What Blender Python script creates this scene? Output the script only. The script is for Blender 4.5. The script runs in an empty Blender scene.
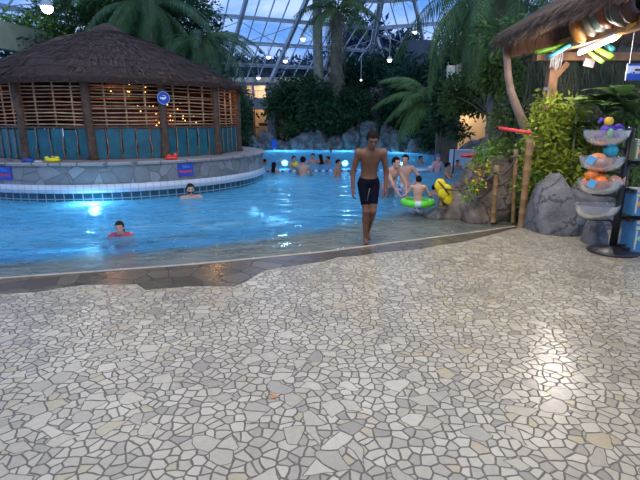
import bpy, math, random
import numpy as np
from mathutils import Vector, Matrix, noise
PI = math.pi
R = math.radians
random.seed(7)
rng = np.random.default_rng(7)
scn = bpy.context.scene
COL = scn.collection

# ------------------------------------------------------------------ camera
CZ = 1.65
PITCH = R(14.1)
F = 470.0
cam = bpy.data.cameras.new('camera')
cam.sensor_width = 36.0
cam.lens = F / 640 * 36.0
cam.clip_end = 500
camo = bpy.data.objects.new('camera', cam)
COL.objects.link(camo)
camo.location = (0, 0, CZ)
camo.rotation_euler = (PI / 2 - PITCH, 0, 0)
scn.camera = camo


def G(px, py, z=0.0):
    """photo pixel -> the point where its sight line meets height z"""
    u = (240 - py) / F
    a = math.atan(u) - PITCH
    y = (z - CZ) / math.tan(a)
    D = y * math.cos(PITCH) - (z - CZ) * math.sin(PITCH)
    return Vector(((px - 320) / F * D, y, z))


def P(px, py, y):
    """photo pixel -> the point at distance y"""
    z = CZ + math.tan(math.atan((240 - py) / F) - PITCH) * y
    D = y * math.cos(PITCH) - (z - CZ) * math.sin(PITCH)
    return Vector(((px - 320) / F * D, y, z))


# ------------------------------------------------------------------ materials
MATS = {}


def lk(nt, a, b):
    nt.links.new(a, b)


def mat(name, col, rough=0.6, var=0.25, scale=6.0, bump=0.0, bscale=None, metal=0.0, emit=None, es=0.0,
        island=0.0, trans=0.0, spec=0.5, col2=None):
    if name in MATS:
        return MATS[name]
    m = bpy.data.materials.new(name)
    m.use_nodes = True
    nt = m.node_tree
    b = nt.nodes['Principled BSDF']
    b.inputs['Roughness'].default_value = rough
    b.inputs['Metallic'].default_value = metal
    b.inputs['Specular IOR Level'].default_value = spec
    tc = nt.nodes.new('ShaderNodeTexCoord')
    n = nt.nodes.new('ShaderNodeTexNoise')
    n.inputs['Scale'].default_value = scale
    n.inputs['Detail'].default_value = 5
    lk(nt, tc.outputs['Object'], n.inputs['Vector'])
    r = nt.nodes.new('ShaderNodeValToRGB')
    r.color_ramp.elements[0].position = 0.32
    r.color_ramp.elements[1].position = 0.68
    c = Vector(col)
    lo = c * (1 - var)
    hi = Vector(col2) if col2 else c * (1 + var)
    r.color_ramp.elements[0].color = (*lo, 1)
    r.color_ramp.elements[1].color = (*hi, 1)
    lk(nt, n.outputs['Fac'], r.inputs['Fac'])
    out = r.outputs['Color']
    if island > 0:
        g = nt.nodes.new('ShaderNodeNewGeometry')
        mr = nt.nodes.new('ShaderNodeMapRange')
        mr.inputs['To Min'].default_value = 1 - island
        mr.inputs['To Max'].default_value = 1 + island
        lk(nt, g.outputs['Random Per Island'], mr.inputs['Value'])
        mx = nt.nodes.new('ShaderNodeVectorMath')
        mx.operation = 'SCALE'
        lk(nt, out, mx.inputs[0])
        lk(nt, mr.outputs['Result'], mx.inputs['Scale'])
        out = mx.outputs['Vector']
    lk(nt, out, b.inputs['Base Color'])
    if bump > 0:
        n2 = nt.nodes.new('ShaderNodeTexNoise')
        n2.inputs['Scale'].default_value = bscale or scale * 4
        n2.inputs['Detail'].default_value = 6
        lk(nt, tc.outputs['Object'], n2.inputs['Vector'])
        bp = nt.nodes.new('ShaderNodeBump')
        bp.inputs['Strength'].default_value = bump
        bp.inputs['Distance'].default_value = 0.03
        lk(nt, n2.outputs['Fac'], bp.inputs['Height'])
        lk(nt, bp.outputs['Normal'], b.inputs['Normal'])
    if emit:
        b.inputs['Emission Color'].default_value = (*emit, 1)
        b.inputs['Emission Strength'].default_value = es
    if trans > 0:
        tl = nt.nodes.new('ShaderNodeBsdfTranslucent')
        lk(nt, out, tl.inputs['Color'])
        ms = nt.nodes.new('ShaderNodeMixShader')
        ms.inputs[0].default_value = trans
        lk(nt, b.outputs[0], ms.inputs[1])
        lk(nt, tl.outputs[0], ms.inputs[2])
        lk(nt, ms.outputs[0], nt.nodes['Material Output'].inputs['Surface'])
    MATS[name] = m
    return m


def clear_mat(name, tint, gloss_col=(1, 1, 1), rough=0.02, ior=1.45, extra=0.0, bump=None):
    """thin clear sheet: transparent + Fresnel gloss"""
    m = bpy.data.materials.new(name)
    m.use_nodes = True
    nt = m.node_tree
    nt.nodes.remove(nt.nodes['Principled BSDF'])
    t = nt.nodes.new('ShaderNodeBsdfTransparent')
    t.inputs['Color'].default_value = (*tint, 1)
    g = nt.nodes.new('ShaderNodeBsdfGlossy')
    g.inputs['Color'].default_value = (*gloss_col, 1)
    g.inputs['Roughness'].default_value = rough
    fr = nt.nodes.new('ShaderNodeFresnel')
    fr.inputs['IOR'].default_value = ior
    src = fr.outputs[0]
    if extra:
        ad = nt.nodes.new('ShaderNodeMath')
        ad.use_clamp = True
        ad.inputs[1].default_value = extra
        lk(nt, src, ad.inputs[0])
        src = ad.outputs[0]
    ms = nt.nodes.new('ShaderNodeMixShader')
    lk(nt, src, ms.inputs[0])
    lk(nt, t.outputs[0], ms.inputs[1])
    lk(nt, g.outputs[0], ms.inputs[2])
    lk(nt, ms.outputs[0], nt.nodes['Material Output'].inputs['Surface'])
    return m, nt, t, g, fr, ms


# --- crazy paving
def paving_material():
    m = bpy.data.materials.new('crazy_paving')
    m.use_nodes = True
    nt = m.node_tree
    b = nt.nodes['Principled BSDF']
    N = nt.nodes.new
    tc = N('ShaderNodeTexCoord')
    mp = N('ShaderNodeMapping')
    mp.inputs['Scale'].default_value = (1, 1, 0)
    wn = N('ShaderNodeTexNoise'); wn.inputs['Scale'].default_value = 9; wn.inputs['Detail'].default_value = 1
    wv = N('ShaderNodeVectorMath'); wv.operation = 'SCALE'; wv.inputs['Scale'].default_value = 0.035
    wa = N('ShaderNodeVectorMath'); wa.operation = 'ADD'
    lk(nt, tc.outputs['Object'], wn.inputs['Vector'])
    lk(nt, wn.outputs['Color'], wv.inputs[0])
    lk(nt, tc.outputs['Object'], wa.inputs[0]); lk(nt, wv.outputs[0], wa.inputs[1])
    lk(nt, wa.outputs[0], mp.inputs['Vector'])

    def vor(scale, feat):
        v = N('ShaderNodeTexVoronoi')
        v.voronoi_dimensions = '2D'
        v.feature = feat
        v.inputs['Scale'].default_value = scale
        lk(nt, mp.outputs[0], v.inputs['Vector'])
        return v
    S1, S2 = 9.0, 14.5
    e1 = vor(S1, 'DISTANCE_TO_EDGE'); e2 = vor(S2, 'DISTANCE_TO_EDGE')
    c1 = vor(S1, 'F1'); c2 = vor(S2, 'F1')

    def math_(op, a, bb, clamp=False):
        n = N('ShaderNodeMath'); n.operation = op; n.use_clamp = clamp
        for i, v in enumerate((a, bb)):
            if v is None: continue
            if isinstance(v, (int, float)): n.inputs[i].default_value = v
            else: lk(nt, v, n.inputs[i])
        return n.outputs[0]
    d1 = math_('DIVIDE', e1.outputs['Distance'], S1)
    d2 = math_('DIVIDE', e2.outputs['Distance'], S2)
    sep = N('ShaderNodeSeparateColor'); lk(nt, c1.outputs['Color'], sep.inputs[0])
    big = math_('GREATER_THAN', sep.outputs[0], 0.8)
    mn = math_('MINIMUM', d1, d2)
    mix = N('ShaderNodeMix'); mix.data_type = 'FLOAT'
    lk(nt, big, mix.inputs[0]); lk(nt, d2, mix.inputs[2]); lk(nt, d1, mix.inputs[3])
    dist = mix.outputs[0]
    # rough grout width
    gn = N('ShaderNodeTexNoise'); gn.inputs['Scale'].default_value = 40; lk(nt, tc.outputs['Object'], gn.inputs['Vector'])
    gw = math_('MULTIPLY_ADD', gn.outputs['Fac'], 0.005); 
    gw.node.inputs[2].default_value = 0.0012
    st = N('ShaderNodeMapRange'); st.interpolation_type = 'SMOOTHSTEP'
    lk(nt, dist, st.inputs['Value'])
    lk(nt, gw, st.inputs['From Min'])
    gw2 = math_('ADD', gw, 0.0028); lk(nt, gw2, st.inputs['From Max'])
    # stone colours
    cm = N('ShaderNodeMix'); cm.data_type = 'RGBA'
    lk(nt, big, cm.inputs[0]); lk(nt, c2.outputs['Color'], cm.inputs[6]); lk(nt, c1.outputs['Color'], cm.inputs[7])
    s2 = N('ShaderNodeSeparateColor'); lk(nt, cm.outputs[2], s2.inputs[0])
    rp = N('ShaderNodeValToRGB')
    rp.color_ramp.interpolation = 'CONSTANT'
    els = [(0, (.47, .42, .33)), (.18, (.52, .47, .375)), (.38, (.42, .38, .305)), (.52, (.56, .51, .415)), (.66, (.48, .435, .345)),
           (.80, (.37, .335, .27)), (.9, (.47, .40, .27)), (.96, (.34, .30, .245))]
    while len(rp.color_ramp.elements) < len(els): rp.color_ramp.elements.new(0.5)
    for e, (p, c) in zip(rp.color_ramp.elements, els):
        e.position = p; e.color = (c[0] * 1.0, c[1] * .97, c[2] * .86, 1)
    lk(nt, s2.outputs[1], rp.inputs['Fac'])
    sn = N('ShaderNodeTexNoise'); sn.inputs['Scale'].default_value = 30; sn.inputs['Detail'].default_value = 6
    lk(nt, tc.outputs['Object'], sn.inputs['Vector'])
    smr = N('ShaderNodeMapRange'); smr.inputs['To Min'].default_value = .82; smr.inputs['To Max'].default_value = 1.14
    lk(nt, sn.outputs['Fac'], smr.inputs['Value'])
    sc = N('ShaderNodeVectorMath'); sc.operation = 'SCALE'
    lk(nt, rp.outputs[0], sc.inputs[0]); lk(nt, smr.outputs[0], sc.inputs['Scale'])
    # broad dirt
    dn = N('ShaderNodeTexNoise'); dn.inputs['Scale'].default_value = 1.1; dn.inputs['Detail'].default_value = 4
    lk(nt, tc.outputs['Object'], dn.inputs['Vector'])
    dmr = N('ShaderNodeMapRange'); dmr.inputs['From Min'].default_value = .3; dmr.inputs['From Max'].default_value = .7
    dmr.inputs['To Min'].default_value = .8; dmr.inputs['To Max'].default_value = 1.06
    lk(nt, dn.outputs['Fac'], dmr.inputs['Value'])
    fm = N('ShaderNodeMix'); fm.data_type = 'RGBA'
    lk(nt, st.outputs[0], fm.inputs[0])
    fm.inputs[6].default_value = (.13, .11, .08, 1)
    lk(nt, sc.outputs[0], fm.inputs[7])
    s3 = N('ShaderNodeVectorMath'); s3.operation = 'SCALE'
    lk(nt, fm.outputs[2], s3.inputs[0]); lk(nt, dmr.outputs[0], s3.inputs['Scale'])
    lk(nt, s3.outputs[0], b.inputs['Base Color'])
    rmr = N('ShaderNodeMapRange'); rmr.inputs['To Min'].default_value = .6; rmr.inputs['To Max'].default_value = .24
    lk(nt, st.outputs[0], rmr.inputs['Value'])
    lk(nt, rmr.outputs[0], b.inputs['Roughness'])
    b.inputs['Specular IOR Level'].default_value = .6
    hb = math_('MULTIPLY_ADD', sn.outputs['Fac'], .25)
    lk(nt, st.outputs[0], hb.node.inputs[2])
    # each stone slightly tilted
    bp = N('ShaderNodeBump'); bp.inputs['Strength'].default_value = .55; bp.inputs['Distance'].default_value = .006
    lk(nt, hb, bp.inputs['Height'])
    lk(nt, bp.outputs[0], b.inputs['Normal'])
    return m


def flag_material(name, c1, c2, groutc, scale, rough, gw=0.02, coord='Object', scl=(1, 1, 1)):
    m = bpy.data.materials.new(name)
    m.use_nodes = True
    nt = m.node_tree
    b = nt.nodes['Principled BSDF']
    N = nt.nodes.new
    tc = N('ShaderNodeTexCoord')
    mp = N('ShaderNodeMapping'); mp.inputs['Scale'].default_value = scl
    lk(nt, tc.outputs[coord], mp.inputs['Vector'])
    e = N('ShaderNodeTexVoronoi'); e.feature = 'DISTANCE_TO_EDGE'; e.inputs['Scale'].default_value = scale
    c = N('ShaderNodeTexVoronoi'); c.inputs['Scale'].default_value = scale
    lk(nt, mp.outputs[0], e.inputs['Vector']); lk(nt, mp.outputs[0], c.inputs['Vector'])
    s = N('ShaderNodeSeparateColor'); lk(nt, c.outputs['Color'], s.inputs[0])
    n = N('ShaderNodeTexNoise'); n.inputs['Scale'].default_value = scale * 3; n.inputs['Detail'].default_value = 6
    lk(nt, mp.outputs[0], n.inputs['Vector'])
    ad = N('ShaderNodeMath'); ad.operation = 'MULTIPLY_ADD'; ad.inputs[1].default_value = .5
    lk(nt, n.outputs['Fac'], ad.inputs[0])
    hf = N('ShaderNodeMath'); hf.operation = 'MULTIPLY'; hf.inputs[1].default_value = .6
    lk(nt, s.outputs[0], hf.inputs[0]); lk(nt, hf.outputs[0], ad.inputs[2])
    mx = N('ShaderNodeMix'); mx.data_type = 'RGBA'
    mx.inputs[6].default_value = (*c1, 1); mx.inputs[7].default_value = (*c2, 1)
    lk(nt, ad.outputs[0], mx.inputs[0])
    st = N('ShaderNodeMapRange'); st.inputs['From Min'].default_value = gw; st.inputs['From Max'].default_value = gw * 1.8
    lk(nt, e.outputs['Distance'], st.inputs['Value'])
    fm = N('ShaderNodeMix'); fm.data_type = 'RGBA'
    lk(nt, st.outputs[0], fm.inputs[0]); fm.inputs[6].default_value = (*groutc, 1); lk(nt, mx.outputs[2], fm.inputs[7])
    lk(nt, fm.outputs[2], b.inputs['Base Color'])
    b.inputs['Roughness'].default_value = rough
    bp = N('ShaderNodeBump'); bp.inputs['Strength'].default_value = .5; bp.inputs['Distance'].default_value = .02
    h = N('ShaderNodeMath'); h.operation = 'MULTIPLY_ADD'; h.inputs[1].default_value = .4
    lk(nt, n.outputs['Fac'], h.inputs[0]); lk(nt, st.outputs[0], h.inputs[2])
    lk(nt, h.outputs[0], bp.inputs['Height']); lk(nt, bp.outputs[0], b.inputs['Normal'])
    return m


def tile_material(name, col, grout, w, h, rough=.25, var=.15):
    """tiles in UV metres"""
    m = bpy.data.materials.new(name)
    m.use_nodes = True
    nt = m.node_tree
    b = nt.nodes['Principled BSDF']
    N = nt.nodes.new
    uv = N('ShaderNodeUVMap')
    br = N('ShaderNodeTexBrick')
    br.offset = 0; br.squash = 1
    br.inputs['Scale'].default_value = 1
    br.inputs['Brick Width'].default_value = w
    br.inputs['Row Height'].default_value = h
    br.inputs['Mortar Size'].default_value = .012
    br.inputs['Mortar Smooth'].default_value = .2
    br.inputs['Color1'].default_value = (*[x * (1 - var) for x in col], 1)
    br.inputs['Color2'].default_value = (*[x * (1 + var) for x in col], 1)
    br.inputs['Mortar'].default_value = (*grout, 1)
    lk(nt, uv.outputs[0], br.inputs['Vector'])
    lk(nt, br.outputs['Color'], b.inputs['Base Color'])
    b.inputs['Roughness'].default_value = rough
    return m


# ------------------------------------------------------------------ mesh helpers
class MB:
    def __init__(s):
        s.v = []; s.f = []; s.mi = []; s.uv = {}

    def add(s, vs, fs, mi=0):
        o = len(s.v)
        s.v.extend([tuple(p) for p in vs])
        for f in fs:
            s.f.append(tuple(i + o for i in f)); s.mi.append(mi)

    def box(s, c, size, rot=None, mi=0):
        c = Vector(c); hx, hy, hz = [a / 2 for a in size]
        vs = [Vector((x, y, z)) for x in (-hx, hx) for y in (-hy, hy) for z in (-hz, hz)]
        if rot is not None:
            vs = [rot @ v for v in vs]
        s.add([v + c for v in vs], [(0, 1, 3, 2), (4, 6, 7, 5), (0, 4, 5, 1), (2, 3, 7, 6), (0, 2, 6, 4), (1, 5, 7, 3)], mi)

    def bar(s, a, b, w, h=None, mi=0):
        a = Vector(a); b = Vector(b); d = b - a
        q = d.to_track_quat('Z', 'Y').to_matrix()
        s.box((a + b) / 2, (w, h or w, d.length), q, mi)

    def tube(s, pts, rad, n=8, mi=0, cap=True):
        pts = [Vector(p) for p in pts]
        rr = rad if isinstance(rad, (list, tuple)) else [rad] * len(pts)
        vs = []; fs = []
        up = Vector((0, 0, 1))
        t0 = (pts[1] - pts[0]).normalized()
        if abs(t0.z) > .9: up = Vector((0, 1, 0))
        x = t0.cross(up).normalized()
        for i, p in enumerate(pts):
            t = (pts[min(i + 1, len(pts) - 1)] - pts[max(i - 1, 0)]).normalized()
            x = (x - t * x.dot(t)).normalized()
            y = t.cross(x)
            for k in range(n):
                a = 2 * PI * k / n
                vs.append(p + (x * math.cos(a) + y * math.sin(a)) * rr[i])
        for i in range(len(pts) - 1):
            for k in range(n):
                k2 = (k + 1) % n
                fs.append((i * n + k, i * n + k2, (i + 1) * n + k2, (i + 1) * n + k))
        if cap:
            fs.append(tuple(range(n - 1, -1, -1)))
            fs.append(tuple((len(pts) - 1) * n + k for k in range(n)))
        s.add(vs, fs, mi)

    def lathe(s, prof, c=(0, 0, 0), n=24, a0=0, a1=2 * PI, mi=0, sx=1, sy=1):
        full = abs(a1 - a0 - 2 * PI) < 1e-6
        m = n if full else n + 1
        vs = []
        for r, z in prof:
            for k in range(m):
                a = a0 + (a1 - a0) * k / n
                vs.append((c[0] + r * math.sin(a) * sx, c[1] - r * math.cos(a) * sy, c[2] + z))
        fs = []
        for i in range(len(prof) - 1):
            for k in range(n):
                k2 = (k + 1) % m
                fs.append((i * m + k, i * m + k2, (i + 1) * m + k2, (i + 1) * m + k))
        s.add(vs, fs, mi)

    def ball(s, c, r, n=12, mi=0):
        rx, ry, rz = r if isinstance(r, (tuple, list)) else (r, r, r)
        prof = [(max(1e-4, math.sin(PI * i / (n // 2))), -math.cos(PI * i / (n // 2))) for i in range(n // 2 + 1)]
        o = len(s.v)
        s.lathe([(p, z) for p, z in prof], (0, 0, 0), n, mi=mi)
        for i in range(o, len(s.v)):
            v = s.v[i]
            s.v[i] = (c[0] + v[0] * rx, c[1] + v[1] * ry, c[2] + v[2] * rz)

    def build(s, name, mats, parent=None, smooth=False, loc=None):
        me = bpy.data.meshes.new(name)
        me.from_pydata(s.v, [], s.f)
        if not isinstance(mats, (list, tuple)): mats = [mats]
        for m in mats: me.materials.append(m)
        if len(mats) > 1:
            me.polygons.foreach_set('material_index', s.mi)
        if smooth:
            me.polygons.foreach_set('use_smooth', [True] * len(me.polygons))
        me.update()
        return link(name, me, parent, loc)


def link(name, me, parent=None, loc=None):
    o = bpy.data.objects.new(name, me)
    COL.objects.link(o)
    if parent: o.parent = parent
    if loc is not None: o.location = loc
    return o


def tag(o, label=None, cat=None, group=None, kind=None):
    if label: o['label'] = label
    if cat: o['category'] = cat
    if group: o['group'] = group
    if kind: o['kind'] = kind
    return o


def thing(name, label, cat, loc=(0, 0, 0), rz=0, group=None):
    o = bpy.data.objects.new(name, None)
    o.empty_display_size = .1
    COL.objects.link(o)
    o.location = loc; o.rotation_euler = (0, 0, rz)
    return tag(o, label, cat, group)


def children(o):
    return [c for c in bpy.data.objects if c.parent == o]


def uv_cyl(o, r, cx=0, cy=0):
    me = o.data
    uvl = me.uv_layers.new(name='UVMap')
    for p in me.polygons:
        angs = []
        for li in p.loop_indices:
            v = me.vertices[me.loops[li].vertex_index].co
            angs.append((li, math.atan2(v.x - cx, -(v.y - cy)), v.z))
        a0 = angs[0][1]
        for li, a, z in angs:
            while a - a0 > PI: a -= 2 * PI
            while a - a0 < -PI: a += 2 * PI
            uvl.data[li].uv = (a * r, z)


# ------------------------------------------------------------------ surface nets
def surface_nets(fn, lo, hi, h):
    lo = np.array(lo, float); hi = np.array(hi, float)
    n = np.ceil((hi - lo) / h).astype(int) + 1
    xs = [lo[i] + h * np.arange(n[i]) for i in range(3)]
    X, Y, Z = np.meshgrid(*xs, indexing='ij')
    V = fn(X, Y, Z)
    S = V < 0
    cnt = np.zeros(np.array(V.shape) - 1, int)
    for dx in (0, 1):
        for dy in (0, 1):
            for dz in (0, 1):
                cnt += S[dx:dx + n[0] - 1, dy:dy + n[1] - 1, dz:dz + n[2] - 1]
    act = (cnt > 0) & (cnt < 8)
    idx = -np.ones(act.shape, int)
    ai = np.argwhere(act)
    idx[tuple(ai.T)] = np.arange(len(ai))
    acc = np.zeros((len(ai), 3)); num = np.zeros(len(ai))
    corners = [(a, b, c) for a in (0, 1) for b in (0, 1) for c in (0, 1)]
    for a in corners:
        for ax in range(3):
            if a[ax] == 1: continue
            b = list(a); b[ax] = 1
            ia = ai + np.array(a); ib = ai + np.array(b)
            va = V[tuple(ia.T)]; vb = V[tuple(ib.T)]
            cr = (va < 0) != (vb < 0)
            t = np.where(cr, va / np.where(cr, va - vb, 1), 0)
            p = np.tile(np.array(a, float), (len(ai), 1)); p[:, ax] += t
            acc += p * cr[:, None]; num += cr
    verts = lo + (ai + acc / num[:, None]) * h
    faces = []
    for ax in range(3):
        b1, b2 = [(1, 2), (2, 0), (0, 1)][ax]
        sl0 = [slice(None)] * 3; sl1 = [slice(None)] * 3
        sl0[ax] = slice(0, -1); sl1[ax] = slice(1, None)
        ch = S[tuple(sl0)] != S[tuple(sl1)]
        ii = np.argwhere(ch)
        ok = (ii[:, b1] > 0) & (ii[:, b2] > 0) & (ii[:, b1] < n[b1] - 1) & (ii[:, b2] < n[b2] - 1)
        ii = ii[ok]
        if len(ii) == 0: continue
        ins = S[tuple(ii.T)]
        q = []
        for o1, o2 in ((-1, -1), (0, -1), (0, 0), (-1, 0)):
            j = ii.copy(); j[:, b1] += o1; j[:, b2] += o2
            q.append(idx[tuple(j.T)])
        q = np.stack(q, 1)
        q[~ins] = q[~ins][:, ::-1]
        faces.append(q)
    return verts, np.concatenate(faces)


def sd_cap(a, b, ra, rb):
    a = np.array(a, float); b = np.array(b, float)
    ba = b - a; L = max(float(ba @ ba), 1e-9)

    def f(X, Y, Z):
        t = np.clip(((X - a[0]) * ba[0] + (Y - a[1]) * ba[1] + (Z - a[2]) * ba[2]) / L, 0, 1)
        return np.sqrt((X - a[0] - t * ba[0]) ** 2 + (Y - a[1] - t * ba[1]) ** 2 + (Z - a[2] - t * ba[2]) ** 2) - (ra + (rb - ra) * t)
    return f


def sd_ell(c, r, M=None):
    c = np.array(c, float)
    Mi = np.array(M.inverted()) if M is not None else np.eye(3)

    def f(X, Y, Z):
        x, y, z = X - c[0], Y - c[1], Z - c[2]
        u = (Mi[0, 0] * x + Mi[0, 1] * y + Mi[0, 2] * z) / r[0]
        v = (Mi[1, 0] * x + Mi[1, 1] * y + Mi[1, 2] * z) / r[1]
        w = (Mi[2, 0] * x + Mi[2, 1] * y + Mi[2, 2] * z) / r[2]
        k = np.sqrt(u * u + v * v + w * w)
        return (k - 1) * min(r)
    return f


def smin(a, b, k):
    h = np.clip(.5 + .5 * (b - a) / k, 0, 1)
    return b + (a - b) * h - k * h * (1 - h)


def union(fs, k=.03):
    def f(X, Y, Z):
        d = fs[0](X, Y, Z)
        for g in fs[1:]:
            d = smin(d, g(X, Y, Z), k)
        return d
    return f


def mesh_from(parts, name, m, parent):
    vs = []; fs = []; o = 0
    for v, f in parts:
        vs.append(v); fs.append(f + o); o += len(v)
    v = np.concatenate(vs); f = np.concatenate(fs)
    me = bpy.data.meshes.new(name)
    me.from_pydata(v.tolist(), [], f.tolist())
    me.materials.append(m)
    me.polygons.foreach_set('use_smooth', [True] * len(me.polygons))
    me.update()
    return link(name, me, parent)


# ------------------------------------------------------------------ world + fill lights
w = bpy.data.worlds.new('world'); scn.world = w
w.use_nodes = True
nt = w.node_tree
bg = nt.nodes['Background']
tc = nt.nodes.new('ShaderNodeTexCoord')
mp = nt.nodes.new('ShaderNodeMapping'); mp.inputs['Scale'].default_value = (1, 1, 2.2); mp.inputs['Location'].default_value = (.35, .2, 0)
nz = nt.nodes.new('ShaderNodeTexNoise'); nz.inputs['Scale'].default_value = 4.2; nz.inputs['Detail'].default_value = 6
nz.inputs['Roughness'].default_value = .55
rp = nt.nodes.new('ShaderNodeValToRGB')
rp.color_ramp.elements[0].position = .35; rp.color_ramp.elements[0].color = (.10, .25, .60, 1)
rp.color_ramp.elements[1].position = .6; rp.color_ramp.elements[1].color = (.44, .55, .80, 1)
lk(nt, tc.outputs['Generated'], mp.inputs['Vector']); lk(nt, mp.outputs[0], nz.inputs['Vector'])
lk(nt, nz.outputs['Fac'], rp.inputs['Fac']); lk(nt, rp.outputs[0], bg.inputs['Color'])
bg.inputs['Strength'].default_value = 1.75


def light(name, kind, loc, energy, color=(1, 1, 1), size=.1, target=None, spot=None):
    l = bpy.data.lights.new(name, kind)
    l.energy = energy; l.color = color
    if kind == 'AREA':
        l.size = size
    else:
        l.shadow_soft_size = size
    if spot: l.spot_size = R(spot); l.spot_blend = .6
    o = bpy.data.objects.new(name, l); COL.objects.link(o)
    o.location = loc
    if target is not None:
        o.rotation_euler = (Vector(target) - Vector(loc)).to_track_quat('-Z', 'Y').to_euler()
    return o


light('deck_fill', 'AREA', (-1.8, 1.8, 8.5), 235, (1, .80, .54), 6.5, (-1.8, 2.7, 0))  # added unseen area light, brightens the paving from overhead
light('deck_fill', 'AREA', (3.0, 2.2, 8.5), 235, (1, .80, .56), 5.0, (2.2, 3.3, 0))  # second added light over the right half of the deck, no fixture

light('plant_fill', 'AREA', (.6, 4.6, 5.6), 150, (1, .84, .6), 1.0, (4.3, 7.9, .9))  # added warm area light aimed at the kiosk plants, no lamp modelled

# ------------------------------------------------------------------ ground, pool
WZ = -.045
edge_px = [(-420, 306), (-200, 292), (0, 278.5), (100, 271.5), (200, 264), (320, 252.5), (420, 239.5), (470, 233), (515, 226.5)]
edge = [G(x, y) for x, y in edge_px]
edge.append(Vector((4.4, 8.1, 0)))
edge_x = [p.x for p in edge]; edge_y = [p.y for p in edge]


def edge_at(x):
    if x <= edge_x[0]:
        s = (edge_y[1] - edge_y[0]) / (edge_x[1] - edge_x[0])
        return edge_y[0] + (x - edge_x[0]) * s
    return float(np.interp(x, edge_x, edge_y))


def slab(name, poly, z0, z1, m, parent=None):
    mb = MB(); n = len(poly)
    vs = [(p[0], p[1], z1) for p in poly] + [(p[0], p[1], z0) for p in poly]
    mb.add(vs, [tuple(range(n))] + [(i, i + n, (i + 1) % n + n, (i + 1) % n) for i in range(n)])
    return mb.build(name, m, parent)


floor_poly = [(-9, -3), (12, -3), (12, 8.1)] + [(p.x, p.y) for p in reversed(edge)] + [(-9, edge_at(-9))]
floor = slab('floor', floor_poly, -.5, 0, paving_material())
tag(floor, 'deck of pale broken stone paving with dark joints', kind='structure')

# wet flagstone strip (jagged front edge) slightly proud of the paving
front_px = [(-420, 340), (-200, 312), (-60, 298), (0, 294), (37, 292), (60, 288), (82, 285), (137, 284), (146, 290), (185, 286.5), (235, 286),
            (247, 281), (256, 275), (266, 270), (290, 266), (320, 262), (340, 257), (357, 256), (385, 252), (420, 249), (440, 245), (462, 242), (487, 236),
            (505, 231), (518, 227.5)]
strip_front = [G(x, y) for x, y in front_px]
off = .03
strip = slab('trim_1', [(p.x, p.y) for p in strip_front] + [(p.x, p.y - off) for p in reversed(edge[:-1])], 0, .004,
             flag_material('wet_flagstone', (.06, .048, .032), (.16, .128, .085), (.045, .038, .028), 3.4, .22, .012))
tag(strip, 'strip of wet dark flagstones along the pool edge', kind='structure')
# cream coping strip
cp = slab('trim_2', [(p.x, p.y - off) for p in edge[:-1]] + [(p.x, p.y + .02) for p in reversed(edge[:-1])], -.02, .01,
          mat('coping_cream', (.42, .36, .27), .5, .2, 5))
tag(cp, 'thin cream coping strip at the pool edge', kind='structure')
# dark drain slot beyond
dr = slab('trim_3', [(p.x, p.y + .02) for p in edge[:-1]] + [(p.x, p.y + .09) for p in reversed(edge[:-1])], -.09, -.03,
          mat('drain_dark', (.05, .05, .05), .4, .3, 12))
tag(dr, 'dark drain slot beyond the coping strip', kind='structure')

# basin
def shelf(x):
    return float(np.interp(x, [-6, -4, -2, 0, 1, 2, 4], [1.1, 1.15, 1.4, 1.95, 2.5, 3.2, 3.6]))


def basin_z(x, y):
    d = (y - edge_at(x)) / shelf(x) * 1.5
    if d < 0: return -.3
    prof = [(0, -.055), (.35, -.06), (1.2, -.10), (2.6, -.24), (4.2, -.62), (6.5, -1.1), (60, -1.25)]
    return float(np.interp(d, [p[0] for p in prof], [p[1] for p in prof]))


def basin_material():
    m = bpy.data.materials.new('basin_paint')
    m.use_nodes = True
    nt = m.node_tree; b = nt.nodes['Principled BSDF']; N = nt.nodes.new
    at = N('ShaderNodeAttribute'); at.attribute_name = 'offshore'
    tc = N('ShaderNodeTexCoord')
    n = N('ShaderNodeTexNoise'); n.inputs['Scale'].default_value = 2.2; n.inputs['Detail'].default_value = 5
    lk(nt, tc.outputs['Object'], n.inputs['Vector'])
    ad = N('ShaderNodeMath'); ad.operation = 'MULTIPLY_ADD'; ad.inputs[1].default_value = .9
    lk(nt, n.outputs['Fac'], ad.inputs[0]); lk(nt, at.outputs['Fac'], ad.inputs[2])
    r = N('ShaderNodeMapRange'); r.interpolation_type = 'SMOOTHSTEP'
    r.inputs['From Min'].default_value = 1.15; r.inputs['From Max'].default_value = 1.75
    lk(nt, ad.outputs[0], r.inputs['Value'])
    v = N('ShaderNodeTexVoronoi'); v.inputs['Scale'].default_value = 5
    lk(nt, tc.outputs['Object'], v.inputs['Vector'])
    rr = N('ShaderNodeValToRGB')
    rr.color_ramp.elements[0].color = (.15, .145, .105, 1); rr.color_ramp.elements[1].color = (.36, .34, .27, 1)
    lk(nt, n.outputs['Fac'], rr.inputs['Fac'])
    mx = N('ShaderNodeMix'); mx.data_type = 'RGBA'
    lk(nt, r.outputs[0], mx.inputs[0]); lk(nt, rr.outputs[0], mx.inputs[6]); mx.inputs[7].default_value = (.085, .40, .66, 1)
    lk(nt, mx.outputs[2], b.inputs['Base Color'])
    b.inputs['Roughness'].default_value = .6
    return m


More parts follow.
